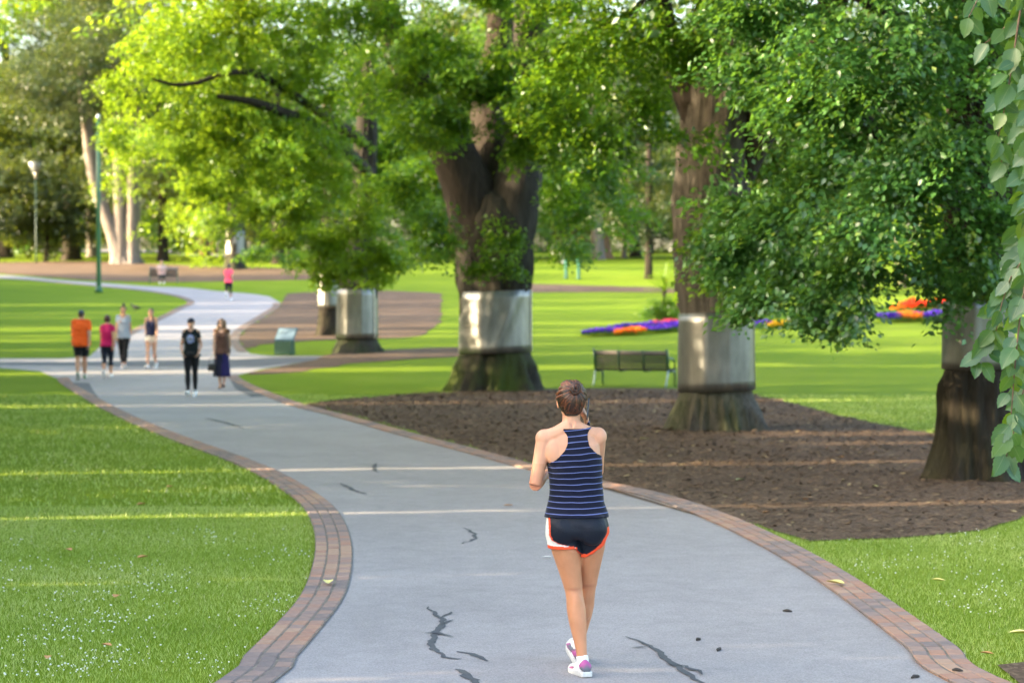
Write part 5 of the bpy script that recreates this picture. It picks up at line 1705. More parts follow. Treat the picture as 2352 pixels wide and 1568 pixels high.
def black_walker():
    H = 1.68
    arms = {'L': ((-.075, -.03, -.28), (-.045, .10, -.45)), 'R': ((.075, -.03, -.28), (.045, .10, -.45))}
    J = joints_walk(H, .12, .22, 'R', .1, .3, shw=.142, arms=arms)
    B = body(J, H, VOX, 1.0, 'f', 5, hands={'L': (Vector((.35, .4, -.8)), Vector((1, 0, .2)), 1, .8), 'R': (Vector((-.35, .4, -.8)), Vector((-1, 0, .2)), -1, .8)})
    o = skin_obj(B, 'walker facing the camera in black cap, black t-shirt with round white print, black leggings', (.60, .36, .27))
    garment('leggings', B['V'], B['F'], B['N'], legs_mask(B, 1, .93), .009, (.008, .008, .011), M['cloth'], o, 2)
    t = garment('t_shirt', B['V'], B['F'], B['N'], top_mask(B, .48, -.07), SH_OFF, (.008, .013, .016), M['cloth'], o, 8, .010, 7)
    # round print on the chest, pressed onto the shirt
    s = B['s']; cen = Vector((0, 0, J['neck'].z - .20))
    me0 = t.data; TV = np.zeros(len(me0.vertices) * 3, np.float32); me0.vertices.foreach_get('co', TV); TV = TV.reshape(-1, 3)
    fr = TV[TV[:, 1] > 0]
    def yat(x, z):
        d = (fr[:, 0] - x) ** 2 + (fr[:, 2] - z) ** 2
        return float(fr[np.argsort(d)[:4], 1].mean())
    mb = MB(); vs = [Vector((cen.x, yat(cen.x, cen.z) + .004, cen.z))]; cols = [(.5, .52, .62)]
    rr = random.Random(2)
    for rad, cl in ((.03, (.10, .12, .16)), (.045, (.62, .66, .80)), (.06, (.20, .24, .60)), (.085, (.45, .50, .80))):
        for k in range(20):
            a = 2 * pi * k / 20; q = rad * (1 + rr.uniform(-.12, .12))
            x_, z_ = cen.x + q * math.cos(a), cen.z + 1.1 * q * math.sin(a)
            vs.append(Vector((x_, yat(x_, z_) + .004, z_))); cols.append(tuple(c * rr.uniform(.7, 1.2) for c in cl))
    fs = [(0, 1 + k, 1 + (k + 1) % 20) for k in range(20)]
    for j in range(3):
        for k in range(20): fs.append((1 + j * 20 + k, 1 + (j + 1) * 20 + k, 1 + (j + 1) * 20 + (k + 1) % 20, 1 + j * 20 + (k + 1) % 20))
    mb.add(vs, fs); me = mb.mesh('print', M['cloth']); add_col(me, np.array(cols)); link('print', me, t)
    # waist bag
    mb = MB(); wz = J['pel'].z + .02
    rg = []
    for dx, k in ((-.085, .6), (-.07, .9), (0, 1), (.07, .9), (.085, .6)):
        rg.append([Vector((dx, .125 + .045 * k * math.cos(a), wz - .03 + .055 * k * math.sin(a))) for a in [2 * pi * q / 12 for q in range(12)]])
    mb.rings(rg); me = mb.mesh('waist_bag', M['cloth']); add_col(me, np.tile(np.array((.012, .012, .014), np.float32), (len(mb.v), 1))); link('waist_bag', me, o)
    basic_shoes(B, o, (.32, .40, .46), (.5, .58, .64), (.62, .68, .72), 1.0)
    hair_cap(B, (.03, .02, .016), o, .010, .03, -.06)
    hl = B['hl']; hp_ = B['hp']
    cp = garment('cap', B['V'], B['F'], B['N'], (B['lab'] == 'head') & (hl[:, 2] > .032), .016, (.010, .014, .035), M['cloth'], o, 4)
    mb = MB(); lo = []; up = []
    for k in range(13):
        a = pi * k / 12
        lo.append(hp_(.078 * math.cos(a), .055 + .095 * math.sin(a), .036)); up.append(hp_(.078 * math.cos(a), .055 + .095 * math.sin(a), .043))
    mb.rings([lo, up]); me = mb.mesh('brim', M['cloth'], False); add_col(me, np.tile(np.array((.010, .014, .035), np.float32), (len(mb.v), 1))); link('brim', me, cp)
    put(o, 440, 911, R(180))
black_walker()

def brown_woman():
    H = 1.62
    J = joints_walk(H, .12, .25, 'L', .22, .2, shw=.142)
    B = body(J, H, VOX, 1.08, 'f', 5)
    o = skin_obj(B, 'woman with long light brown hair in brown sleeveless top and long navy skirt', (.56, .35, .26))
    s = B['s']
    garment('sleeveless_top', B['V'], B['F'], B['N'], top_mask(B, 0.12, -.08, -.03), lambda v: np.interp(v[:, 2], [.8, 1.0, 1.2, 1.4], [.04, .028, .016, .008]), (.115, .058, .045), M['cloth'], o, 8, .014, 9)
    # calf-length skirt with folds
    mb = MB(); rg = []; n = 40
    for u in np.linspace(0, 1, 12):
        z = (J['pel'].z + .02) * (1 - u) + .30 * u
        rx = .165 + .045 * u; ry = .125 + .085 * u
        rg.append([Vector((rx * math.cos(a) * (1 + .06 * u * math.sin(7 * a + 1)), ry * math.sin(a) * (1 + .06 * u * math.sin(7 * a + 1)), z)) for a in [2 * pi * k / n for k in range(n)]])
    mb.rings(rg); me = mb.mesh('skirt', M['cloth'])
    V = np.array(mb.v)
    add_col(me, np.where(V[:, [0]] < -.03, np.array((.022, .016, .10)), np.array((.010, .012, .035)))); link('skirt', me, o)
    for S in 'LR':
        shoe(o, J['ank' + S], s * .94, Vector((0, 1, 0)), J['pitch' + S], (.45, .28, .18), (.30, .18, .12), (.20, .13, .09), -1 if S == 'L' else 1)
    h = hair_cap(B, (.16, .085, .035), o, .018, .045, -.06)
    mb = MB(); r = random.Random(6); hp_ = B['hp']
    for i in range(90):
        th = r.uniform(-2.0, 2.0) if i > 20 else r.choice((-1, 1)) * r.uniform(1.6, 2.2)
        pts = []
        L = r.uniform(.24, .34); wv = r.uniform(0, 6)
        for j in range(9):
            t = j / 8
            rr_ = .085 + .018 * t + .006 * math.sin(wv + t * 7)
            pts.append(hp_(rr_ * math.sin(th) * (1 + .25 * t), -.010 - rr_ * 1.1 * math.cos(th), .09 * math.cos(min(1, t * 3) * 1.2) - .02 - L * max(0, t - .15)))
        mb.tube(pts, [.006, .009, .010, .010, .010, .009, .008, .006, .003], 5, r.random())
    me = mb.mesh('long_lock', M['hair']); t = np.array(mb.t)[:, None]
    add_col(me, np.array((.10, .05, .02)) * (1 - t) + np.array((.36, .21, .085)) * t); link('long_lock', me, h)
    put(o, 510, 893, R(180))
    # small dark bag hanging from her hand
    g = Vector(o.location)
    w = J['wrR']; wp = Vector((g.x - w.x - .03, g.y - w.y, g.z + w.z))
    bg_ = empty('handbag', wp + Vector((-.03, -.01, -.42)))
    tag(bg_, 'small dark bag held by the woman in the long navy skirt', 'bag')
    mb = MB(); rg = []
    for z, a, b in ((0, .085, .03), (.02, .10, .04), (.12, .095, .035), (.17, .08, .02)):
        rg.append([Vector((a * math.copysign(abs(math.cos(t)) ** .6, math.cos(t)), b * math.sin(t), z)) for t in [2 * pi * k / 16 for k in range(16)]])
    mb.rings(rg); dk = pbr('dark_leather', (.02, .018, .018), .5)
    mb.build('bag_body', dk, bg_)
    mb = MB(); mb.tube([Vector((-.07, 0, .165)), Vector((-.05, 0, .27)), Vector((0, 0, .335)), Vector((.05, 0, .27)), Vector((.07, 0, .165))], .006, 6)
    mb.build('handle', dk, bg_)
brown_woman()

def pink_runner():
    H = 1.66
    J = joints_walk(H, .42, 1.2, 'R', .5, 1.4, shw=.142, lean=.05)
    B = body(J, H, .012, 1.0, 'f', 4)
    o = skin_obj(B, 'runner far up the path in bright pink top and black knee-length tights', (.52, .30, .2))
    garment('tights', B['V'], B['F'], B['N'], legs_mask(B, 1, .35), .008, (.010, .010, .014), M['cloth'], o, 2)
    garment('running_top', B['V'], B['F'], B['N'], top_mask(B, .6, -.06), .025, (.95, .10, .17), M['cloth'], o, 8, .012, 2)
    basic_shoes(B, o, (.80, .85, .9), (.6, .7, .8), (.85, .85, .88), 1.1)
    hair_cap(B, (.018, .014, .012), o, .016, .03, -.06)
    put(o, 525, 690, R(0))
pink_runner()

# ---- bench builder (cast frames, timber slats)
M['bench_green'] = pbr('dark_green_paint', (.012, .060, .030), .38, var=.15, spec=.5)
M['bench_pale'] = pbr('worn_silver_green_paint', (.30, .38, .34), .35, var=.2, metal=.3)
M['timber'] = pbr('weathered_timber', (.050, .040, .034), .75, var=.3, vscale=9, coords=(.3, 2, 2), bump=.3)
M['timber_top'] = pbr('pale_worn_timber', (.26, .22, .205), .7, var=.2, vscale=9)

def bench(base, rz, label, W_=1.95, dep=.52):
    t = empty('park_bench', base, rz)
    tag(t, label, 'bench')
    # back runs along x at y=0; the seat extends to +y
    n = 7
    for k in range(n):
        z = .44 + k * .067; yb = .02 - (z - .44) * .18
        mb = MB()
        hgt = .052 if k < n - 1 else .075
        mb.box((0, yb, z), (W_, .025, hgt), rot=Matrix.Rotation(R(10), 3, 'X'))
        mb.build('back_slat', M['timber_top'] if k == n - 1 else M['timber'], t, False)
    for k in range(5):
        mb = MB(); mb.box((0, .07 + k * .095, .425 - .01 * (2 - abs(k - 2))), (W_, .075, .028)); mb.build('seat_slat', M['timber'], t, False)
    for sx in (-1, 1):
        mb = MB(); x = sx * (W_ / 2 - .03)
        mb.tube([(x, .0, .40), (x, -.05, .25), (x, -.13, .08), (x, -.17, 0)], [.028, .026, .024, .026], 8)
        mb.build('leg', M['bench_pale'], t)
        mb = MB()
        mb.tube([(x, dep - .04, .40), (x, dep + .0, .25), (x, dep - .01, .08), (x, dep + .03, 0)], [.028, .026, .022, .026], 8)
        mb.build('leg', M['bench_green'], t)
        mb = MB()
        mb.tube([(x, .02, .38), (x, dep, .38)], .026, 8); mb.tube([(x, .03, .40), (x, -.12, .93)], [.032, .026], 8)
        mb.build('end_frame', M['bench_green'], t)
        mb = MB()
        mb.tube([(x, -.07, .72), (x, .10, .70), (x, .30, .69), (x, .44, .65), (x, .51, .56), (x, .50, .40)], [.020, .022, .024, .022, .02, .02], 8)
        mb.build('armrest', M['bench_green'], t)
    for x in (-W_ / 6, W_ / 6):
        mb = MB(); mb.tube([(x, .045, .38), (x, -.10, .90)], .017, 6); mb.tube([(x, .03, .38), (x, dep, .38)], .018, 6)
        mb.build('brace', M['bench_green'], t)
    return t
pl = P(1360, 887)
rz = math.atan2(-.40, .92)
bench(pl + Vector((math.cos(rz) * .97, math.sin(rz) * .97, 0)) + Vector((.06, .15, 0)), rz, 'slatted park bench with dark green frame at the edge of the mulch, seen from behind')

# ---- person sitting far away, on a bench beside the far path
def sitter():
    g = P(368, 652)
    t = bench(g + Vector((.1, .5, 0)), R(180 + 8), 'far green bench beside the upper path with a person sitting on it', 1.5)
    H = 1.68
    J = dict(pel=Vector((0, 0, .52)), neck=Vector((0, .04, 1.01)), head=Vector((0, .07, 1.18)),
             hipL=Vector((-.09, .02, .50)), kneeL=Vector((-.11, .42, .52)), ankL=Vector((-.10, .45, .10)), hipR=Vector((.09, .02, .50)), kneeR=Vector((.10, .43, .52)), ankR=Vector((.12, .50, .10)),
             shL=Vector((-.17, .03, .97)), elL=Vector((-.22, .10, .70)), wrL=Vector((-.12, .30, .62)), shR=Vector((.17, .03, .97)), elR=Vector((.22, .10, .70)), wrR=Vector((.12, .30, .62)), pitchL=0.0, pitchR=0.0)
    B = body(J, H, .012, 1.0, 'f', 4, headtilt=.3)
    o = skin_obj(B, 'person in pale pink top and dark trousers sitting on the far bench', (.55, .33, .24))
    garment('trousers', B['V'], B['F'], B['N'], legs_mask(B, 1, .8), .012, (.02, .024, .035), M['cloth'], o, 3)
    garment('top', B['V'], B['F'], B['N'], top_mask(B, .6, .0), .02, (.62, .42, .38), M['cloth'], o, 6, .01)
    basic_shoes(B, o, (.7, .72, .75), (.6, .6, .6), (.85, .85, .85), 1.0)
    hair_cap(B, (.08, .035, .02), o, .014, .035, -.07)
    place(o, (g.x + .02, g.y + .32, g.z - .03), R(180 + 12))
sitter()

# ------------------------------------------------------------------ sign, posts, lamps
def info_sign():
    g = P(654, 814)
    t = empty('info_sign', g, R(-18)); tag(t, 'low green pedestal sign with sloping blue-grey panel beside the cross path', 'sign')
    grn = pbr('green_metal_paint', (.035, .095, .065), .45, var=.1)
    blu = pbr('blue_panel_face', (.05, .12, .18), .45, var=.15, vscale=5, spec=.4)
    mb = MB(); rg = []
    for z, a, b in ((0, .27, .17), (.02, .27, .17), (.40, .265, .16), (.43, .25, .15)):
        rg.append([Vector((sx * a, sy * b, z)) for sx, sy in ((-1, -1), (1, -1), (1, 1), (-1, 1))])
    mb.rings(rg); mb.build('pedestal', grn, t, False)
    rot = Matrix.Rotation(R(48), 3, 'X') @ Matrix.Rotation(R(0), 3, 'Y')
    sh = Vector((.05, .0, .61))
    mb = MB(); mb.box(sh, (.62, .50, .035), rot=rot); pn = mb.build('panel', blu, t, False)
    mb = MB(); mb.box(sh + rot @ Vector((0, 0, .021)), (.54, .42, .006), rot=rot); mb.build('map_sheet', pbr('pale_map_print', (.20, .28, .36), .35, var=.5, vscale=4, spec=.4), pn, False)
info_sign()

def green_pole():
    g = P(227, 672)
    t = empty('flag_pole', g); tag(t, 'tall bare green pole standing on the far lawn beside the path', 'pole')
    gm = pbr('green_pole_paint', (.025, .11, .035), .4, var=.12, vscale=2)
    mb = MB(); mb.tube([(0, 0, 0), (0, 0, .3), (0, 0, 4), (0, 0, 8.35)], [.125, .12, .105, .085], 16); mb.build('pole', gm, t)
    mb = MB(); mb.tube([(0, 0, 0), (0, 0, .10), (0, 0, .34)], [.20, .19, .125], 16); mb.build('base', gm, t)
    mb = MB(); mb.tube([(0, 0, 8.35), (0, 0, 8.5), (0, 0, 8.6)], [.10, .10, .04], 16); mb.build('cap', pbr('pale_metal_cap', (.6, .62, .6), .3, metal=.5), t)
green_pole()

def lantern():
    g = P(83, 604)
    k = FV / g.y
    Hh = 232 / k
    t = empty('street_lamp', g); tag(t, 'slim lamp post with flared glass lantern among the dark trees at the left', 'street lamp')
    dg = pbr('lamp_post_paint', (.02, .06, .05), .45); gl = pbr('frosted_lamp_glass', (.24, .27, .28), .25, var=.1, spec=.7)
    r0 = 20 / k; hh = 26 / k
    mb = MB(); mb.tube([(0, 0, 0), (0, 0, 1), (0, 0, Hh - hh * 1.5)], [.07, .045, .035], 12); mb.build('pole', dg, t)
    mb = MB(); mb.tube([(0, 0, Hh - hh * 1.5), (0, 0, Hh - hh * 1.1), (0, 0, Hh - hh * .95)], [.09, .14, .16], 12); mb.build('collar', pbr('lamp_collar', (.5, .5, .48), .3, metal=.6), t)
    mb = MB(); mb.tube([(0, 0, Hh - hh * .95), (0, 0, Hh - hh * .5), (0, 0, Hh)], [r0 * .38, r0 * .62, r0 * .92], 16); mb.build('glass_bowl', gl, t)
    mb = MB(); mb.tube([(0, 0, Hh), (0, 0, Hh + .04), (0, 0, Hh + .14)], [r0 * 1.08, r0 * 1.05, .08], 16); mb.build('lid', pbr('lamp_lid', (.12, .13, .14), .35, metal=.5), t)
lantern()

for (x, y, hh, lb) in ((1300, 640, 1.15, 'left one of the two dark green bollards on the far lawn'), (1329, 641, 1.2, 'right one of the two dark green bollards on the far lawn')):
    g = P(x, y)
    t = empty('bollard', g); tag(t, lb, 'bollard', 'pair of green bollards on the far lawn')
    gm = pbr('bollard_paint', (.02, .11, .07), .5)
    mb = MB(); mb.tube([(0, 0, 0), (0, 0, .06), (0, 0, .10), (0, 0, hh - .12)], [.13, .13, .09, .085], 12); mb.build('post', gm, t)
    mb = MB(); mb.tube([(0, 0, hh - .12), (0, 0, hh - .05), (0, 0, hh)], [.11, .11, .05], 12); mb.build('cap', gm, t)

def white_table():
    g = P(1293, 604); g.z = gz(g.y)
    t = empty('outdoor_table', g); tag(t, 'white table in the sun on the distant lawn above the bollards', 'table')
    wm = pbr('white_table_paint', (.8, .78, .74), .5)
    mb = MB(); mb.tube([(0, 0, .70), (0, 0, .76)], [.85, .85], 24); mb.build('tabletop', wm, t, False)
    mb = MB(); mb.tube([(0, 0, 0), (0, 0, .05), (0, 0, .1), (0, 0, .70)], [.4, .4, .08, .08], 12); mb.build('pedestal', wm, t)
white_table()

def bird():
    g = P(311, 716)
    t = empty('bird', g, R(70)); tag(t, 'small dark bird on the grass near the tip of the far lawn', 'bird')
    bm_ = pbr('black_feathers', (.02, .02, .025), .5)
    mb = MB()
    mb.rings([[Vector((r_ * math.cos(a) * .8, y_, z_ + r_ * math.sin(a))) for a in [2 * pi * k / 12 for k in range(12)]] for y_, z_, r_ in ((-.26, .15, .012), (-.16, .16, .035), (-.08, .17, .065), (.02, .19, .08), (.10, .22, .06), (.14, .27, .045), (.17, .31, .045), (.20, .32, .03), (.22, .315, .012), (.27, .30, .004))])
    mb.build('body', bm_, t)
    for sx in (-1, 1):
        mb = MB(); mb.tube([(sx * .03, .0, .13), (sx * .035, .01, .05), (sx * .035, .0, 0), (sx * .035, .06, .005)], .008, 6); mb.build('leg', bm_, t)
        mb = MB(); mb.rings([[Vector((sx * (.062 - .02 * abs(u)) , u * .16 - .03, .19 + .045 * math.sin(a) * (1 - u * u)))  + Vector((sx * .008 * math.cos(a), 0, 0)) for a in [2 * pi * k / 8 for k in range(8)]] for u in (-.95, -.5, 0, .5, .95)]); mb.build('wing', bm_, t)
bird()

# ------------------------------------------------------------------ flower bed
def flowers(name, x0, y0, x1, y1, depth, hgt, cols, n, label, cat='flowers'):
    """a drift of flowers between two ground points"""
    a, b = P(x0, y0), P(x1, y1)
    r = np.random.RandomState(int(x0))
    mb = MB(); gr = MB()
    for i in range(n):
        u = r.rand(); d = r.rand()
        p = a.lerp(b, u); p.y += d * depth; p.x += r.normal(0, .05); p.z = gz(p.y)
        z = hgt * (.55 + .45 * r.rand()) * (0.8 + .35 * noise.noise(Vector((p.x * 1.5, p.y * 1.5, 4))))
        s = r.uniform(.028, .05)
        rot = Matrix.Rotation(r.uniform(-.9, .5), 3, 'X') @ Matrix.Rotation(r.uniform(-.7, .7), 3, 'Y')
        k = r.randint(len(cols))
        vs = [p + Vector((0, 0, z)) + rot @ Vector((0, 0, .012))]
        for q in range(5):
            t = 2 * pi * q / 5
            vs.append(p + Vector((0, 0, z)) + rot @ Vector((s * math.cos(t), s * math.sin(t), 0)))
        mb.add(vs, [(0, 1 + q, 1 + (q + 1) % 5) for q in range(5)], (k + .5) / len(cols) + r.uniform(-.1, .1) / len(cols))
        for q in range(2):
            s2 = r.uniform(.04, .08); t = r.uniform(0, 6.28); zz = z * r.uniform(.2, .85)
            c = p + Vector((r.normal(0, .05), r.normal(0, .05), zz))
            gr.add([c, c + Vector((s2 * math.cos(t) * .5, s2 * math.sin(t) * .5, .02)), c + Vector((s2 * math.cos(t + .6), s2 * math.sin(t + .6), .05)), c + Vector((s2 * .5 * math.cos(t + 1.2), s2 * .5 * math.sin(t + 1.2), .02))], [(0, 1, 2, 3)], .2 + .3 * r.rand())
    m = leaf_mat('petals', [((k + .5) / len(cols), c) for k, c in enumerate(cols)], .35, cols[0], .02)
    for nd in m.node_tree.nodes:
        if nd.type == 'MIX': nd.inputs[0].default_value = .0
    o = mb.build(name, m, None, False)
    tag(o, label, cat, None, 'stuff')
    gr.build('foliage', M['leaf_mid'], o, False)
PUR = [(.10, .03, .48), (.16, .05, .62), (.07, .02, .30)]
ORG = [(.90, .22, .02), (.95, .34, .03), (.75, .12, .02)]
YEL = [(.92, .60, .03), (.85, .48, .02)]
RED = [(.85, .035, .02), (.95, .07, .03)]
flowers('flower_drift', 1340, 775, 1425, 770, 1.0, .30, PUR, 700, 'purple flowers at the left end of the long bed beyond the bench')
flowers('flower_drift', 1412, 773, 1482, 769, .9, .28, ORG, 600, 'orange flowers among purple ones in the left part of the long bed')
flowers('flower_drift', 1480, 768, 1570, 762, 1.2, .32, PUR, 800, 'purple flowers between the orange patch and the right elm trunk')
flowers('flower_drift', 1415, 763, 1570, 756, 1.2, .30, PUR, 900, 'purple flowers behind the orange patch in the long bed')
flowers('flower_drift', 1500, 757, 1570, 752, .8, .34, [(.75, .12, .12), (.6, .08, .2)], 400, 'reddish flowers behind the purple ones left of the right elm')
flowers('flower_drift', 1725, 757, 1775, 755, 1.2, .32, PUR, 500, 'purple flowers just right of the right elm metal band')
flowers('flower_drift', 1768, 757, 1815, 755, 1.0, .32, YEL, 450, 'yellow flowers right of the purple patch beside the right elm')
flowers('flower_drift', 1830, 753, 1895, 750, 1.0, .25, PUR, 250, 'thin purple flowers between the two yellow patches')
flowers('flower_drift', 1893, 750, 1948, 748, 1.0, .36, YEL, 520, 'yellow flowers under the tip of the hanging dark foliage')
flowers('flower_drift', 1940, 747, 1990, 745, 1.2, .32, PUR, 450, 'purple flowers right of the second yellow patch')
flowers('flower_drift', 2025, 742, 2075, 741, 1.6, .38, PUR, 700, 'purple flowers left of the small orange patch at the right')
flowers('flower_drift', 2070, 741, 2122, 740, 1.2, .42, ORG, 550, 'orange flowers in front of the red ones')
flowers('flower_drift', 2118, 740, 2240, 736, 1.8, .40, PUR, 1300, 'purple flowers running behind the right edge trunk')
flowers('flower_drift', 2080, 722, 2200, 718, 1.4, .60, RED, 1700, 'bright red flowers at the back of the bed on the right')
flowers('flower_drift', 2048, 724, 2082, 721, 1.0, .45, ORG, 300, 'orange flowers left of the bright red ones')
flowers('green_ground_cover', 1590, 748, 2250, 722, 4.0, .30, [(.10, .20, .03), (.16, .26, .04), (.07, .15, .03)], 3500, 'pale green low foliage filling the flower bed', 'plants')

def spiky_bush():
    g = P(1525, 742)
    b = Vector((g.x, g.y + .8, gz(g.y + .8)))
    t = tree_root('bush', b, 'round dark bush at the left end of the flower bed behind the elm', None, 'bush')
    crown(t, [((b.x, b.y, b.z + .55), (.75, .7, .55), 260)], 61, M['leaf_mid'], name='foliage', leaf=.06, per=30, spray=(.2, .12, .10), tint_base=.2)
    mb = MB(); mb.tube([(0, 0, -.05), (0, 0, .8)], [.06, .03], 8); mb.build('stem', M['bark_dark'], t)
    b = b + Vector((.15, 1.2, 0)); b.z = gz(b.y)
    t = tree_root('spiky_plant', b, 'tall plant with sword-shaped leaves rising behind the round dark bush', None, 'plant')
    r = random.Random(9)
    mb = MB(); mb.tube([(0, 0, -.1), (0, 0, .9), (.05, 0, 1.6)], [.10, .08, .06], 8); mb.build('stem', M['bark_dark'], t)
    for i in range(46):
        az = r.uniform(0, 6.28); el = r.uniform(.1, 1.4); L = r.uniform(.6, .95)
        z0 = r.uniform(1.0, 1.65)
        d = Vector((math.cos(az) * math.cos(el), math.sin(az) * math.cos(el), math.sin(el)))
        sd_ = d.cross(Vector((0, 0, 1))).normalized()
        V = []
        for j in range(5):
            u = j / 4; w = .035 * math.sin(pi * (u * .8 + .18)) * (1 - u ** 3)
            p = Vector((0, 0, z0)) + d * (L * u) + Vector((0, 0, -.25 * u * u * L * math.cos(el)))
            V += [p - sd_ * w, p + Vector((0, 0, -.012)), p + sd_ * w]
        F = []
        for j in range(4): F += [(3 * j, 3 * j + 1, 3 * j + 4, 3 * j + 3), (3 * j + 1, 3 * j + 2, 3 * j + 5, 3 * j + 4)]
        link('leaf', np_mesh('leaf', [tuple(v) for v in V], F, M['leaf_bright'], True, [r.uniform(.2, .9)] * 15), t)
spiky_bush()

# ------------------------------------------------------------------ hanging branches close to the camera
def leaf_big_mesh(seed):
    r = random.Random(seed)
    n = 13; V = []; F = []; lu = []; lv = []; tn = []
    tint = r.choice([r.uniform(.05, .4), r.uniform(.3, .6), r.uniform(.65, .95)])
    fold = r.uniform(.10, .40); curl = r.uniform(-.15, .5); twist = r.uniform(-.5, .5)
    for i in range(n):
        u = i / (n - 1)
        w = 0.36 * (math.sin(pi * min(1, u ** .72 * .985)) ** .8) * (1 - .25 * u) if 0 < i < n - 1 else 0.0
        if u > .84: w *= (1 - (u - .84) / .16) * .75 + .08
        ser = 1 + (.07 if i % 2 else -.05) * (1 if 0 < i < n - 1 else 0)
        asym = .04 * math.sin(u * 3 + seed)
        for v in (-1, -.5, 0, .5, 1):
            ww = w * (ser if abs(v) == 1 else 1)
            x = v * ww + asym * abs(v) * w
            z = abs(v) * ww * fold + math.sin(u * 12 + abs(v) * 4) * .008 * abs(v) - curl * u * u * .35 + (-.012 if abs(v) == .5 else 0)
            a = twist * u
            V.append((x * math.cos(a) - z * math.sin(a), u + (.03 * abs(v) if abs(v) == 1 and i % 2 else 0), z * math.cos(a) + x * math.sin(a)))
            lu.append(u); lv.append(v); tn.append(min(1, max(0, tint + r.uniform(-.03, .03))))
    for i in range(n - 1):
        for k in range(4): F.append((i * 5 + k, i * 5 + k + 1, (i + 1) * 5 + k + 1, (i + 1) * 5 + k))
    b0 = len(V)      # leaf stalk
    for y_, q in ((-.16, .008), (0.02, .010)):
        for k in range(4):
            t = pi / 2 * k; V.append((q * math.cos(t), y_, q * math.sin(t) - .002)); lu.append(.5); lv.append(0); tn.append(1)
    for k in range(4): F.append((b0 + k, b0 + (k + 1) % 4, b0 + 4 + (k + 1) % 4, b0 + 4 + k))
    me = np_mesh('leaf', V, F, M['leaf_big'], True, tn)
    for nm, arr in (('lu', lu), ('lv', lv)):
        a = me.attributes.new(nm, 'FLOAT', 'POINT'); a.data.foreach_set('value', np.array(arr, np.float32))
    return me
LB = [leaf_big_mesh(k) for k in range(16)]

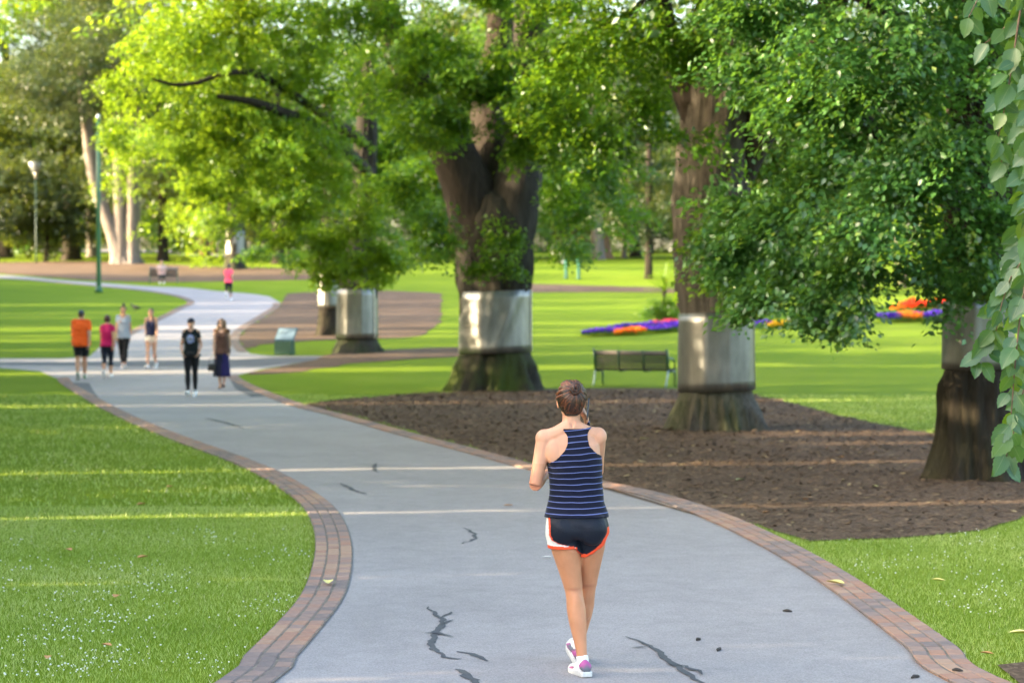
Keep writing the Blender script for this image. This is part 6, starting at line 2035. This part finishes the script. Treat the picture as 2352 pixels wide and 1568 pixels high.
def hanging():
    base = Vector((5.4, 12.2, 0))
    t = tree_root('elm_tree', base, 'near elm whose large-leaved twigs hang down the right edge of the view', None)
    trunk_mesh([base + Vector((0, 0, -.2)), base + Vector((0, 0, 2)), base + Vector((-.1, 0, 4.5)), base + Vector((.1, 0, 7.5))], [.38, .33, .28, .15], 'trunk', M['bark_dark'], t, 28, .5, .9, 7, 51, .05)
    hub = W(2560, -260, 11.2)
    trunk_mesh([base + Vector((-.05, 0, 3.6)), base.lerp(hub, .5) + Vector((0, 0, 2.6)), hub], [.14, .09, .05], 'limb', M['bark_dark'], t, 12, 0, 1, 7, 52, .01, .2)
    crown(t, [((base.x + .6, base.y, 6.2), (2.4, 2.8, 1.6), 150), ((base.x + .3, base.y, 8.5), (2.2, 2.6, 1.5), 90)], 71, M['leaf_mid'], leaf=.15, per=34, spray=(.6, .3, .2))
    r = random.Random(12)
    twigs = [
        [(2560, -260, 11.2), (2400, -180, 10.8), (2300, -60, 10.6), (2245, 0, 10.5), (2225, 40, 10.5)],
        [(2500, -220, 11.0), (2380, -120, 10.9), (2345, 20, 10.8), (2325, 150, 10.7), (2305, 260, 10.7), (2290, 330, 10.7)],
        [(2500, -220, 11.0), (2430, 0, 10.6), (2392, 160, 10.5), (2376, 300, 10.5), (2365, 420, 10.5), (2360, 520, 10.6)],
        [(2480, 0, 10.9), (2420, 260, 10.9), (2372, 440, 10.8), (2340, 560, 10.8), (2316, 650, 10.7), (2290, 740, 10.7), (2262, 800, 10.7), (2245, 830, 10.7)],
        [(2470, 0, 10.9), (2420, 300, 10.4), (2378, 520, 10.4), (2350, 680, 10.4), (2335, 800, 10.4), (2325, 920, 10.5), (2318, 1010, 10.5), (2310, 1060, 10.5)],
        [(2500, 100, 10.9), (2430, 500, 11.0), (2392, 700, 11.0), (2366, 860, 11.0), (2352, 960, 11.0), (2345, 1040, 11.0)],
        [(2500, -220, 11.0), (2400, -60, 10.9), (2340, 30, 10.9), (2290, 80, 10.9), (2262, 100, 10.9)],
        [(2470, 0, 10.9), (2400, 120, 10.9), (2370, 220, 10.9), (2330, 300, 10.9), (2300, 370, 10.9), (2290, 400, 10.9)],
        [(2500, 100, 10.9), (2420, 420, 10.7), (2370, 560, 10.7), (2320, 640, 10.6), (2300, 700, 10.6), (2288, 760, 10.6)],
        [(2470, 0, 10.9), (2420, 150, 10.6), (2400, 300, 10.6), (2385, 420, 10.6), (2375, 540, 10.6)],
        [(2500, 300, 10.9), (2410, 640, 10.7), (2375, 780, 10.7), (2350, 900, 10.7), (2330, 980, 10.7), (2320, 1050, 10.7)],
    ]
    wood = pbr('twig_bark', (.14, .085, .05), .8)
    for ti, tw in enumerate(twigs):
        pts = smooth_curve([W(*q) for q in tw], .05)
        loc = Vector(t.location)
        mb = MB(); n = len(pts)
        mb.tube([p - loc for p in pts[::2]], list(np.linspace(.010, .0025, len(pts[::2]))), 6)
        mb.build('twig', wood, t)
        L = sum((b - a).length for a, b in zip(pts, pts[1:]))
        rsamp = resample(pts, .052)
        for i, p in enumerate(rsamp):
            if p.z > CAM_H + 2.2 and r.random() < .3: continue
            for rep in range(2 if r.random() < .62 else 1):
                sgn = 1 if (i + rep) % 2 else -1
                me = LB[r.randrange(16)]
                o = link('leaf', me, t)
                s = r.uniform(.085, .16)
                if i > len(rsamp) - 4: s *= .9
                # leaf axis hangs down and outwards; blade turned roughly to the camera
                ax = Vector((sgn * r.uniform(.15, .95), r.uniform(-.35, .35), -r.uniform(.45, 1.1))).normalized()
                nr = Vector((r.uniform(-.6, .6), -1 + r.uniform(-.3, .5), r.uniform(-.1, .9)))
                nr = (nr - ax * nr.dot(ax)).normalized()
                xx = ax.cross(nr).normalized()
                Mx = Matrix((xx, ax, nr)).transposed().to_4x4()
                Mx.translation = p + ax * .16 * s + Vector((r.uniform(-.01, .01), r.uniform(-.06, .06), 0)) - loc
                o.matrix_local = Mx @ Matrix.Scale(s, 4)
hanging()

# ------------------------------------------------------------------ litter
def litter():
    r = random.Random(31)
    items = [(754, 1349, .09, 'pale yellow fallen leaf on the left brick edging', 'y'), (1918, 1350, .09, 'pale yellow fallen leaf on the right brick edging', 'y'),
             (1809, 1406, .035, 'short dark twig piece on the asphalt near the right edging', 'd'), (1650, 1495, .04, 'dark twig piece on the asphalt right of the walking woman', 'd'),
             (1605, 1472, .025, 'tiny dark debris just above the larger twig piece on the asphalt', 'd'), (2104, 1558, .04, 'curled dark leaf on the asphalt by the lower right edging', 'd'),
             (1256, 1284, .045, 'white petal on the asphalt beside the walking woman', 'w'), (1167, 1164, .07, 'sunlit orange leaf on the path left of the walking woman', 'o'),
             (2266, 1516, .06, 'orange fallen leaf at the lower right corner of the right lawn', 'o'), (2345, 1469, .08, 'yellow fallen leaf at the right edge of the right lawn', 'y'), (2154, 1345, .06, 'small yellow leaf in the middle of the right lawn', 'y'),
             (244, 1497, .07, 'round tan leaf lying among the clover of the left lawn', 'o'), (84, 1107, .07, 'tan leaf on the left lawn above the sunlit strip', 'o'), (390, 1126, .09, 'brown leaf on the left lawn nearest the upper shade line', 'o'),
             (328, 1291, .09, 'orange leaf in the middle of the left lawn', 'o'), (268, 1383, .09, 'reddish leaf in the left lawn between clover patches', 'o'), (157, 1274, .09, 'long tan leaf in the left lawn above the clover', 'o'), (110, 1526, .07, 'brown leaf near the lower left corner of the left lawn', 'o'), (2199, 1552, .03, 'dark pod on the lower right brick edging', 'd'), (325, 1167, .09, 'brown leaf at the lower rim of the sunlit strip on the left lawn', 'o'),
             (1930, 1052, .08, 'x', 'o'), (1700, 1105, .08, 'x', 'g'), (1760, 1180, .08, 'x', 'o'), (2240, 1020, .08, 'x', 'o'), (1480, 1010, .08, 'x', 'g'), (1300, 985, .09, 'x', 'g'), (1850, 1150, .07, 'x', 'o'), (2010, 1120, .07, 'x', 'g'), (1600, 1075, .08, 'x', 'o')]
    mats = {'y': pbr('yellow_leaf', (.75, .66, .24), .6), 'o': pbr('orange_leaf', (.50, .24, .09), .7), 'd': pbr('dark_litter', (.035, .028, .024), .7), 'w': pbr('white_petal', (.8, .78, .75), .6), 'g': pbr('pale_green_leaf', (.38, .40, .18), .6)}
    gl = {'y': 'yellow fallen leaves', 'o': 'brown and orange fallen leaves', 'd': 'dark twig pieces and pods on the asphalt', 'w': 'petals', 'g': 'pale green fallen leaves'}
    for x, y, s, lb, k in items:
        if lb == 'x': lb = {'o': 'small brown leaf lying on the grass or mulch', 'g': 'small pale green leaf lying on the mulch'}[k]
        p = P(x, y); s *= .75 if k == 'o' else 1
        mb = MB(); a = r.uniform(0, 6.28)
        if k == 'd':
            mb.tube([Vector((-s, 0, .008)), Vector((-s * .3, .006, .012)), Vector((s * .4, 0, .010)), Vector((s, .008, .006))], [.005, .010, .009, .003], 7)
            o = mb.build('twig_piece', mats[k])
        else:
            n = 9; V = []
            for i in range(n):
                u = i / (n - 1); w = .42 * math.sin(pi * u) ** .8
                for v in (-1, 0, 1): V.append((v * w * s, (u - .5) * 2 * s, .012 + .25 * s * abs(v) * math.sin(pi * u) + .3 * s * (u - .5) ** 2))
            F = []
            for i in range(n - 1): F += [(3 * i, 3 * i + 1, 3 * i + 4, 3 * i + 3), (3 * i + 1, 3 * i + 2, 3 * i + 5, 3 * i + 4)]
            mb.add(V, F); o = mb.build('fallen_leaf', mats[k])
        on_grass = not in_poly([p.x], [p.y], PATH2D)[0] and not in_poly([p.x], [p.y], BED1)[0]
        o.location = (p.x, p.y, p.z + (.03 if on_grass else .012 if x in (754, 1918, 2199) else .004)); o.rotation_euler = (0, 0, a)
        if x in (754, 1918, 2199): o.location.z = .026
        tag(o, lb, 'twig' if k == 'd' else 'leaf', gl[k])
litter()
